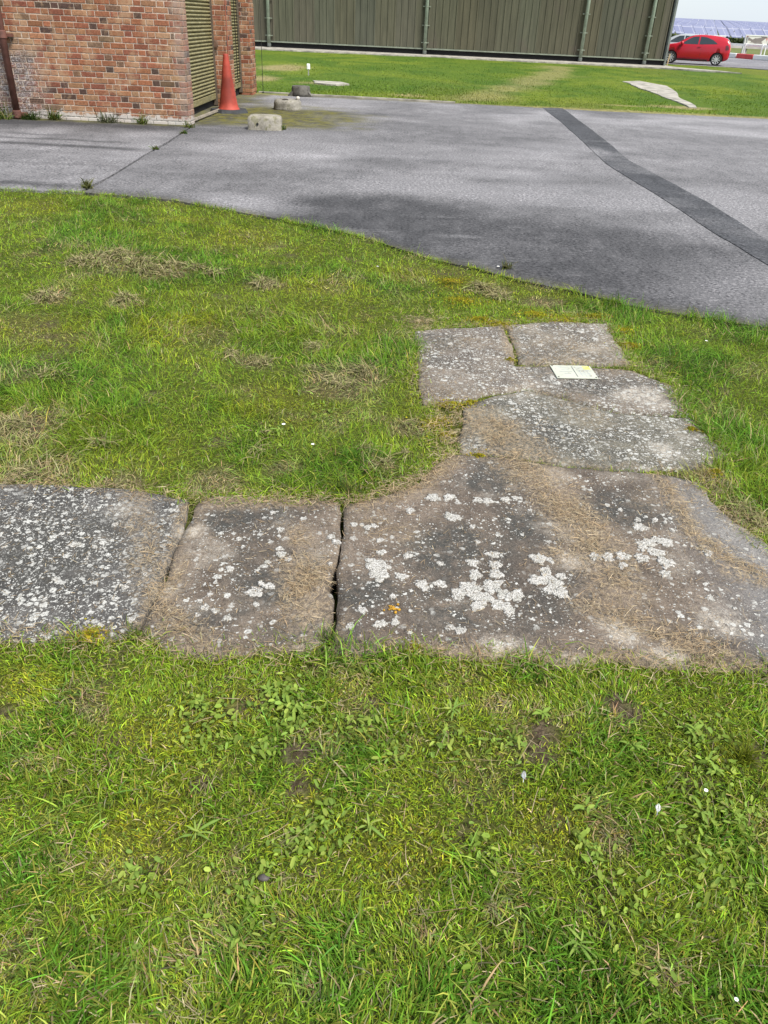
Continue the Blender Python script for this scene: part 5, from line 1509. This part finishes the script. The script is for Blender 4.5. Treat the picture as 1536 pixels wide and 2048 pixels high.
# raked-up clumps of dead grass lying on the lawn
HAYC = np.array([(.27, .23, .11), (.2, .18, .08), (.33, .28, .15), (.14, .13, .06), (.2, .24, .06)])
CLUMPS = [(*(-2.115, 5.415), .16, .05), (*(-2.007, 5.626), .15, .07), (*(-1.783, 5.475), .16, .06), (*(-1.670, 5.262), .13, .06), (*(-1.561, 5.435), .14, .03), (*(-2.124, 4.604), .10, .05), (*(-2.222, 5.423), .1, .04), (*(-1.641, 4.619), .09, .05), (*(-0.860, 5.098), .11, .05), (*(-0.416, 3.991), .05, .03), (*(-0.142, 3.657), .07, .04), (*(-0.395, 3.653), .05, .035), (*(-0.233, 3.518), .09, .03), (*(-0.845, 3.823), .06, .03), (*(-0.661, 3.741), .07, .02), (*(0.108, 3.093), .05, .04), (*(-0.005, 2.715), .045, .03), (*(0.075, 2.808), .04, .025), (*(-0.081, 2.836), .04, .02),
          (*(-1.590, 2.887), .1, .05), (*(-1.475, 2.761), .08, .03), (*(-1.182, 2.769), .06, .025), (*(-1.356, 2.524), .09, .03), (*(-0.994, 2.464), .06, .02), (*(-0.541, 2.790), .05, .02), (*(0.577, 5.216), .12, .04), (*(0.697, 5.067), .09, .03), (*(-0.526, 2.952), .03, .015), (*(-1.644, 3.454), .08, .03), (*(-1.372, 5.377), .1, .025), (*(-1.229, 5.276), .08, .02), (*(1.382, 2.446), .08, .03), (*(1.351, 2.513), .06, .03),
          (*(0.257, 0.890), .022, .02), (*(0.545, 1.064), .03, .01), (*(-0.311, 0.720), .03, .012), (*(-0.588, 0.699), .02, .012), (*(-0.173, 0.920), .02, .012), (*(-0.339, 0.668), .03, .014), (*(-0.284, 0.662), .016, .02), (*(0.110, 0.872), .03, .008), (*(-0.735, 1.359), .04, .01), (*(-0.382, 1.144), .03, .01), (*(-0.828, 1.189), .03, .01), (*(0.069, 0.934), .03, .008), (*(0.626, 0.789), .03, .008), (*(-0.191, 1.013), .03, .006)]
ch = []
for (a, b_, r, h) in CLUMPS:
    n = int(np.clip(r * r * 27000, 25, 450)); far = b_ > 2.5
    r = r * (.72 if b_ > 2.5 else .6); h = h * (.65 if b_ > 2.5 else .5)
    q = RNG.normal(0, .5, (n, 2)) * r
    zz = lawn_z(q[:, 0] + a, q[:, 1] + b_) + .012 + h * np.exp(-(q ** 2).sum(1) / (r * r * .5)) * RNG.uniform(.3, 1.1, n)
    c = HAYC[RNG.integers(0, 5, n)] * np.exp(RNG.normal(0, .25, n))[:, None]
    L = RNG.gamma(6, (.05 if far else .03) / 6, n)
    ch.append(blades(np.stack([q[:, 0] + a, q[:, 1] + b_, zz], 1), L, np.full(n, .0032 if far else .0014) * (1 if b_ < 4 else 1.5), np.radians(RNG.normal(15, 25, n)), np.radians(RNG.normal(60, 40, n)), RNG.uniform(0, 6.28, n), c, segs=3, tipw=.5))
add_blades('hay_clumps', M_STRAW, ch)

# ------------------------------------------------------------------ yellow moss cushions along the slab edges
MOSS = [(*(0.284, 3.308), .05), (*(0.231, 3.131), .05), (*(0.247, 2.985), .04), (*(0.207, 3.078), .04), (*(0.380, 3.335), .03), (*(0.523, 4.539), .08), (*(0.638, 4.482), .06), (*(1.048, 4.614), .1), (*(1.257, 4.739), .07), (*(1.352, 4.476), .07), (*(1.350, 4.225), .06), (*(0.632, 3.905), .02), (*(0.385, 2.817), .03), (*(1.339, 2.762), .03), (*(1.369, 3.151), .03), (*(0.440, 4.919), .12), (*(0.381, 5.362), .08), (*(-0.814, 1.623), .04), (*(0.106, 1.632), .02), (*(0.877, 4.703), .1)]
vs, cs = [], []
for (a, b_, r) in MOSS:
    n = int(r * 8000); q = RNG.normal(0, .62, (n, 2)) * r * (1 + .5 * np.sin(7 * RNG.random(n)))[:, None]; q[:, 1] *= .8
    z0 = np.where(slab_mask(q[:, 0] + a, q[:, 1] + b_), .002, lawn_z(q[:, 0] + a, q[:, 1] + b_) + .018)
    C = np.stack([q[:, 0] + a, q[:, 1] + b_, z0 + .012 * np.exp(-(q ** 2).sum(1) / (r * r * .3))], 1)
    aa = RNG.normal(size=(n, 3)); aa /= np.linalg.norm(aa, axis=1)[:, None]; bb = np.cross(aa, RNG.normal(size=(n, 3))); bb /= np.linalg.norm(bb, axis=1)[:, None]
    s = RNG.uniform(.003, .007, n)[:, None]
    vs.append(np.stack([C - aa * s, C + bb * s * .6, C + aa * s, C - bb * s * .6], 1).reshape(-1, 3))
    base = np.array([(.36, .31, .02), (.24, .26, .02), (.28, .2, .03)])[RNG.integers(0, 3, n)] * np.exp(RNG.normal(0, .25, n))[:, None]
    cs.append(np.repeat(base, 4, 0))
v = np.concatenate(vs)
me = mesh_np('moss', v, np.arange(len(v)).reshape(-1, 4)); vcol(me, 'tint', np.concatenate(cs))
tag(link('moss', me, M_GRASS), kind='stuff')

# ------------------------------------------------------------------ small clover leaves between the blades
CLOV = [(*(-0.250, 1.433), .09, 170), (*(-0.202, 1.367), .06, 110), (*(-0.448, 1.386), .06, 90), (*(-0.390, 1.291), .07, 90), (*(-0.261, 1.252), .04, 60), (*(0.850, 1.349), .09, 130), (*(0.804, 1.142), .11, 170), (*(0.725, 1.037), .09, 110), (*(0.477, 1.000), .06, 60), (*(0.341, 1.319), .06, 60), (*(0.190, 1.310), .06, 60), (*(-0.110, 1.067), .07, 80), (*(-0.159, 1.015), .05, 50), (*(-0.234, 0.887), .08, 60), (*(-0.479, 0.929), .05, 35), (*(0.521, 0.913), .08, 50), (*(0.042, 1.270), .06, 40), (*(-0.035, 1.344), .05, 50), (*(0.215, 0.798), .08, 30), (*(0.562, 0.732), .1, 40), (*(-0.411, 0.798), .1, 35), (*(-0.483, 2.956), .1, 60), (*(-0.311, 3.176), .1, 60), (*(0.809, 0.971), .08, 50), (*(0.241, 1.011), .05, 40)]
vs, cs = [], []
for (a, b_, r, n) in CLOV:
    q = RNG.normal(0, .55, (n, 2)) * r
    x, y = q[:, 0] + a, q[:, 1] + b_
    ok = ~slab_mask(x, y); x, y = x[ok], y[ok]; n = len(x)
    z = lawn_z(x, y) + RNG.uniform(.004, .028, n)
    s = np.minimum(RNG.gamma(4, .00105, n) + .0015, .0068); hd = RNG.uniform(0, 6.28, n); tx, ty = RNG.normal(0, .5, n), RNG.normal(0, .5, n)
    t = np.linspace(0, 2 * np.pi, 7)[:-1]
    ux = np.cos(t)[None, :] * s[:, None] * 1.5; uy = np.sin(t)[None, :] * s[:, None] * RNG.uniform(.5, .9, n)[:, None]
    X = x[:, None] + ux * np.cos(hd)[:, None] - uy * np.sin(hd)[:, None]; Y = y[:, None] + ux * np.sin(hd)[:, None] + uy * np.cos(hd)[:, None]
    Z = z[:, None] + (X - x[:, None]) * tx[:, None] + (Y - y[:, None]) * ty[:, None] + .5 * np.abs(uy)
    vs.append(np.stack([X, Y, Z], -1).reshape(-1, 3))
    c = np.array([(.21, .29, .05), (.18, .265, .04), (.25, .31, .06), (.17, .26, .05)])[RNG.integers(0, 4, n)] * np.exp(RNG.normal(0, .2, n))[:, None]
    cs.append(np.repeat(c, 6, 0))
v = np.concatenate(vs)
i6 = np.arange(len(v)).reshape(-1, 6)
me = mesh_np('clover', v, np.concatenate([i6[:, [0, 1, 2, 3]], i6[:, [0, 3, 4, 5]]])); vcol(me, 'tint', np.concatenate(cs))
tag(link('clover', me, M_GRASS), kind='stuff')

# ------------------------------------------------------------------ single broad-leaved weeds
def leaf_mesh(name, L, W, cup, wavy, col):
    b = bmesh.new(); n = 6; rows = []
    for i in range(n + 1):
        t = i / n
        w = W * (math.sin(math.pi * min(1, t * .93 + .07) ** .8) ** .8) if t < 1 else .0006
        if t < .22: w = max(.0014, w * t / .22)
        x = L * t; z = L * (.38 * t - .42 * t * t)
        rows.append([b.verts.new((x, s * w / 2, z + cup * abs(s) * w + wavy * math.sin(t * 11) * s)) for s in (-1, 0, 1)])
    for i in range(n):
        for k in range(2): b.faces.new((rows[i][k], rows[i][k + 1], rows[i + 1][k + 1], rows[i + 1][k]))
    me = bpy.data.meshes.new(name); b.to_mesh(me); b.free()
    rg = np.random.default_rng(int(L * 1e5))
    vein = np.tile(np.array([1, 1.3, 1]), n + 1)[:, None]
    vcol(me, 'tint', np.array(col) * vein); me.materials.append(M_GRASS)
    me.polygons.foreach_set('use_smooth', [True] * len(me.polygons))
    return me
LV = {'plantain': [leaf_mesh('leaf', l, w, .12, .0, c) for l, w, c in ((.040, .015, (.19, .28, .05)), (.030, .013, (.24, .32, .06)), (.046, .014, (.17, .25, .045)))],
      'dandelion': [leaf_mesh('leaf', l, w, .1, .0012, c) for l, w, c in ((.05, .008, (.21, .29, .06)), (.066, .009, (.16, .25, .05)), (.038, .007, (.27, .32, .07)))],
      'daisy': [leaf_mesh('leaf', l, w, .15, 0, c) for l, w, c in ((.021, .009, (.19, .28, .05)), (.017, .008, (.23, .31, .055)), (.025, .009, (.17, .25, .045)))]}
WEEDS = [('plantain', 9, 'pale leafy rosette right of the worn earth near the small slab'), ('daisy', 11, 'low leafy plant left of the bare earth patch'), ('plantain', 8, 'light green rosette just above the bare earth patch'), ('plantain', 8, 'broad-leaved rosette beside dark earth below the big slab'), ('dandelion', 9, 'yellowish green rosette below the lichen-covered slab'), ('plantain', 7, 'grey green round-leaved plant right of the grey feather'), ('plantain', 10, 'pale wide-leaved plant in the right-hand weed patch'), ('plantain', 9, 'leafy rosette above the white daisy at the right'), ('plantain', 8, 'large-leaved plant under the white daisy at the right'), ('daisy', 10, 'round-leaved weed near the right edge of the lawn'), ('plantain', 5, 'small bright rosette left of the white feather'), ('dandelion', 11, 'dark rosette with long narrow leaves in the left foreground'), ('plantain', 7, 'broad pale leaves in the left foreground turf'), ('daisy', 11, 'small green rosette right of the brown bare strip'), ('daisy', 8, 'small leafy plant beside the dark pebble'), ('daisy', 10, 'bluish green leaf group in the middle of the right foreground'), ('dandelion', 8, 'sprawling narrow-leaved plant in the central foreground'), ('plantain', 6, 'short plant low in the left foreground'), ('dandelion', 8, 'long-leaved tuft low in the right foreground'), ('dandelion', 9, 'dark green weed in the lawn left of the path corner')]
WXY = [(-0.279, 1.453), (-0.451, 1.396), (-0.204, 1.384), (0.435, 1.410), (0.201, 1.401), (0.651, 1.314), (0.813, 1.371), (0.829, 1.248), (0.755, 1.133), (0.842, 1.118), (0.490, 1.125), (-0.371, 1.022), (-0.481, 0.934), (-0.098, 1.061), (-0.203, 0.948), (0.491, 1.018), (0.002, 1.054), (-0.247, 0.796), (0.420, 0.817), (-0.461, 2.949)]
for (sp, n, lb), (x, y) in zip(WEEDS, WXY):
    t = empty('weed_plant', (x, y, float(lawn_z(np.array([x]), np.array([y]))[0]) + .022), random.uniform(0, 6), lb, 'weed', 'broad-leaved weeds in the lawn')
    for i in range(n):
        me = random.choice(LV[sp])
        o = bpy.data.objects.new('leaf', me); COL.objects.link(o); o.parent = t
        s = random.uniform(.45, .85)
        o.scale = (s, s, s)
        o.rotation_euler = (random.uniform(-.3, .3), random.uniform(-.35, .1), 2 * math.pi * (i / n + random.uniform(-.09, .09)))
        o.location = (random.uniform(-.006, .006), random.uniform(-.006, .006), random.uniform(-.006, .006))

# daisies
M_PETAL = simple('petal_white', (.82, .82, .8), .6, 0, .05, 20)
M_EYE = simple('daisy_eye', (.6, .42, .03), .8)
M_STEM = simple('daisy_stem', (.09, .14, .04), .7)
pet = bmesh.new()
vs_ = [pet.verts.new(p) for p in ((.0025, -.0012, .001), (.008, -.0018, .0022), (.0105, 0, .002), (.008, .0018, .0022), (.0025, .0012, .001))]
pet.faces.new(vs_); pme = bpy.data.meshes.new('petal'); pet.to_mesh(pme); pet.free(); pme.materials.append(M_PETAL)
DXY = [(0.777, 1.174), (-0.445, 2.960), (-0.305, 2.788), (-0.127, 5.515), (1.795, 4.284), (0.750, 5.733), (0.683, 0.721)]
for (x, y), lb, s in zip(DXY, ('white daisy among the broad leaves in the right foreground', 'white daisy in dark grass left of the slab corner', 'white daisy in the lawn above the small brown slab', 'tiny white daisy in the middle lawn', 'white daisy in the grass right of the slab path', 'small white flower at the tarmac edge of the lawn', 'white daisy near the bottom right corner'), (.5, .8, .7, .8, .8, 1.2, .4)):
    t = empty('daisy', (x, y, float(lawn_z(np.array([x]), np.array([y]))[0])), random.random() * 6, lb, 'flower', 'daisies in the lawn')
    b = bmesh.new(); tube(b, [(0, 0, 0), (.002, 0, .022), (.001, .001, .045)], .0009, 5); obj('stem', b, M_STEM, t)
    b = bmesh.new(); bmesh.ops.create_icosphere(b, subdivisions=1, radius=.0032 * s, matrix=Matrix.Translation((.001, .001, .046)) @ Matrix.Diagonal((1, 1, .5, 1))); obj('flower_centre', b, M_EYE, t)
    for i in range(14):
        o = bpy.data.objects.new('petal', pme); COL.objects.link(o); o.parent = t; o.location = (.001, .001, .0455); o.rotation_euler = (0, 0, i * .4488); o.scale = (s, s, s)

# feathers
M_FEATHER = simple('feather_white', (.66, .66, .67), .7, 0, .15, 60)
M_FEATHERG = simple('feather_grey', (.36, .37, .4), .7, 0, .25, 60)
for (x, y), m_, lb, rz in zip(((0.356, 1.193), (0.651, 1.121)), (M_FEATHERG, M_FEATHER), ('small grey downy feather caught in the grass', 'small white downy feather caught in the grass'), (1.4, 1.2)):
    t = empty('feather', (x, y, float(lawn_z(np.array([x]), np.array([y]))[0]) + .03), rz, lb, 'feather')
    b = bmesh.new(); tube(b, [(-.014, 0, 0), (0, 0, .004), (.014, .001, .002)], [.0007, .0005, .0002], 5); obj('quill', b, M_FEATHER, t)
    b = bmesh.new()
    for i in range(46):
        u = i / 46; x0 = -.010 + .024 * u; s = 1 if i % 2 else -1
        l = .0065 * math.sin(math.pi * (u * .85 + .12)) * random.uniform(.8, 1.15)
        p = [(x0, 0, .004), (x0 + .0018, s * l * .5, .006), (x0 + .004, s * l, .0045 + random.uniform(-.001, .001)), (x0 + .0008, s * l * .55, .0055)]
        b.faces.new([b.verts.new(q) for q in p])
    obj('vane', b, m_, t)
b = bmesh.new(); bmesh.ops.create_icosphere(b, subdivisions=2, radius=.011, matrix=Matrix.Diagonal((1.2, .8, .6, 1))); lump(b, 2, .0015)
x, y = (-0.212, 0.923)
tag(obj('pebble', b, simple('dark_pebble', (.07, .06, .055), .6, 0, .3, 80), None, (x, y, float(lawn_z(np.array([x]), np.array([y]))[0]) + .02), True), 'dark brown pebble lying in the left foreground grass', 'pebble')

# ------------------------------------------------------------------ weeds along the wall, the joint and the yard edge
def tuft(label, cx, cy, r, h, n, seed, z=0.0, cols=((.05, .095, .02), (.08, .125, .025), (.1, .13, .03), (.16, .14, .05)), wl=.01):
    rg = np.random.default_rng(seed)
    q = np.clip(rg.normal(0, .38, (n, 2)), -.75, .75) * r
    c = np.array(cols)[rg.integers(0, len(cols), n)] * np.exp(rg.normal(0, .25, n))[:, None]
    v, qd, cc = blades(np.stack([q[:, 0], q[:, 1] * .6, np.zeros(n)], 1), rg.gamma(5, h / 5, n), rg.uniform(.6, 1.4, n) * wl, np.radians(rg.normal(70, 18, n)), np.radians(rg.normal(60, 30, n)), rg.uniform(0, 6.28, n), c, segs=3)
    me = mesh_np('weed_clump', v, qd); vcol(me, 'tint', cc)
    return tag(link('weed_clump', me, M_GRASS, None, (cx, cy, z)), label, 'weed')
tuft('dense green weeds at the foot of the drainpipe, left side', -6.15, 12.9, .3, .14, 380, 1)
tuft('dark green weeds at the foot of the drainpipe, right side', -5.66, 12.97, .16, .1, 180, 2, cols=((.035, .06, .015), (.05, .085, .02), (.07, .1, .03)))
tuft('bushy weed against the wall under the air brick', -5.33, 13.04, .1, .13, 130, 3)
tuft('small green weed against the wall left of the corner', -3.98, 13.04, .1, .12, 120, 4)
tuft('wispy grey green weed along the wall base', -4.5, 13.05, .22, .11, 120, 5, cols=((.08, .09, .05), (.1, .11, .06)))
tuft('small weed at the building corner by the joint', -3.22, 12.9, .1, .08, 90, 6)
tuft('moss and grass tuft growing in the joint near the corner', -3.13, 12.2, .07, .05, 110, 7)
tuft('low grass tuft growing halfway along the joint', -3.1, 10.6, .05, .04, 70, 8)
tuft('grass tuft at the lawn end of the joint', -3.04, 7.95, .07, .07, 100, 9, cols=((.14, .14, .05), (.1, .11, .04)))
tuft('sprig of weed standing on the tarmac at the lawn edge', *(0.812, 5.730), .05, .06, 70, 10, wl=.006, cols=((.1, .12, .05), (.16, .14, .07)))
tuft('grass tuft beside the pale concrete block', -1.86, 13.2, .08, .07, 80, 11)
tuft('long dark grass in the gap end between the middle slabs', *(-0.131, 2.470), .06, .08, 170, 12, -.03, wl=.0026)
tuft('grass tuft at the lower end of the open slab gap', *(-0.141, 1.647), .035, .05, 110, 13, -.02, wl=.0022)
tuft('low tuft between the speckled slab and the small slab', *(-0.698, 1.639), .04, .04, 120, 14, -.02, wl=.0022)
tuft('bright yellowish grass tuft in the right foreground', *(0.920, 1.298), .03, .06, 150, 15, -.02, cols=((.15, .17, .015), (.12, .15, .015)), wl=.0022)
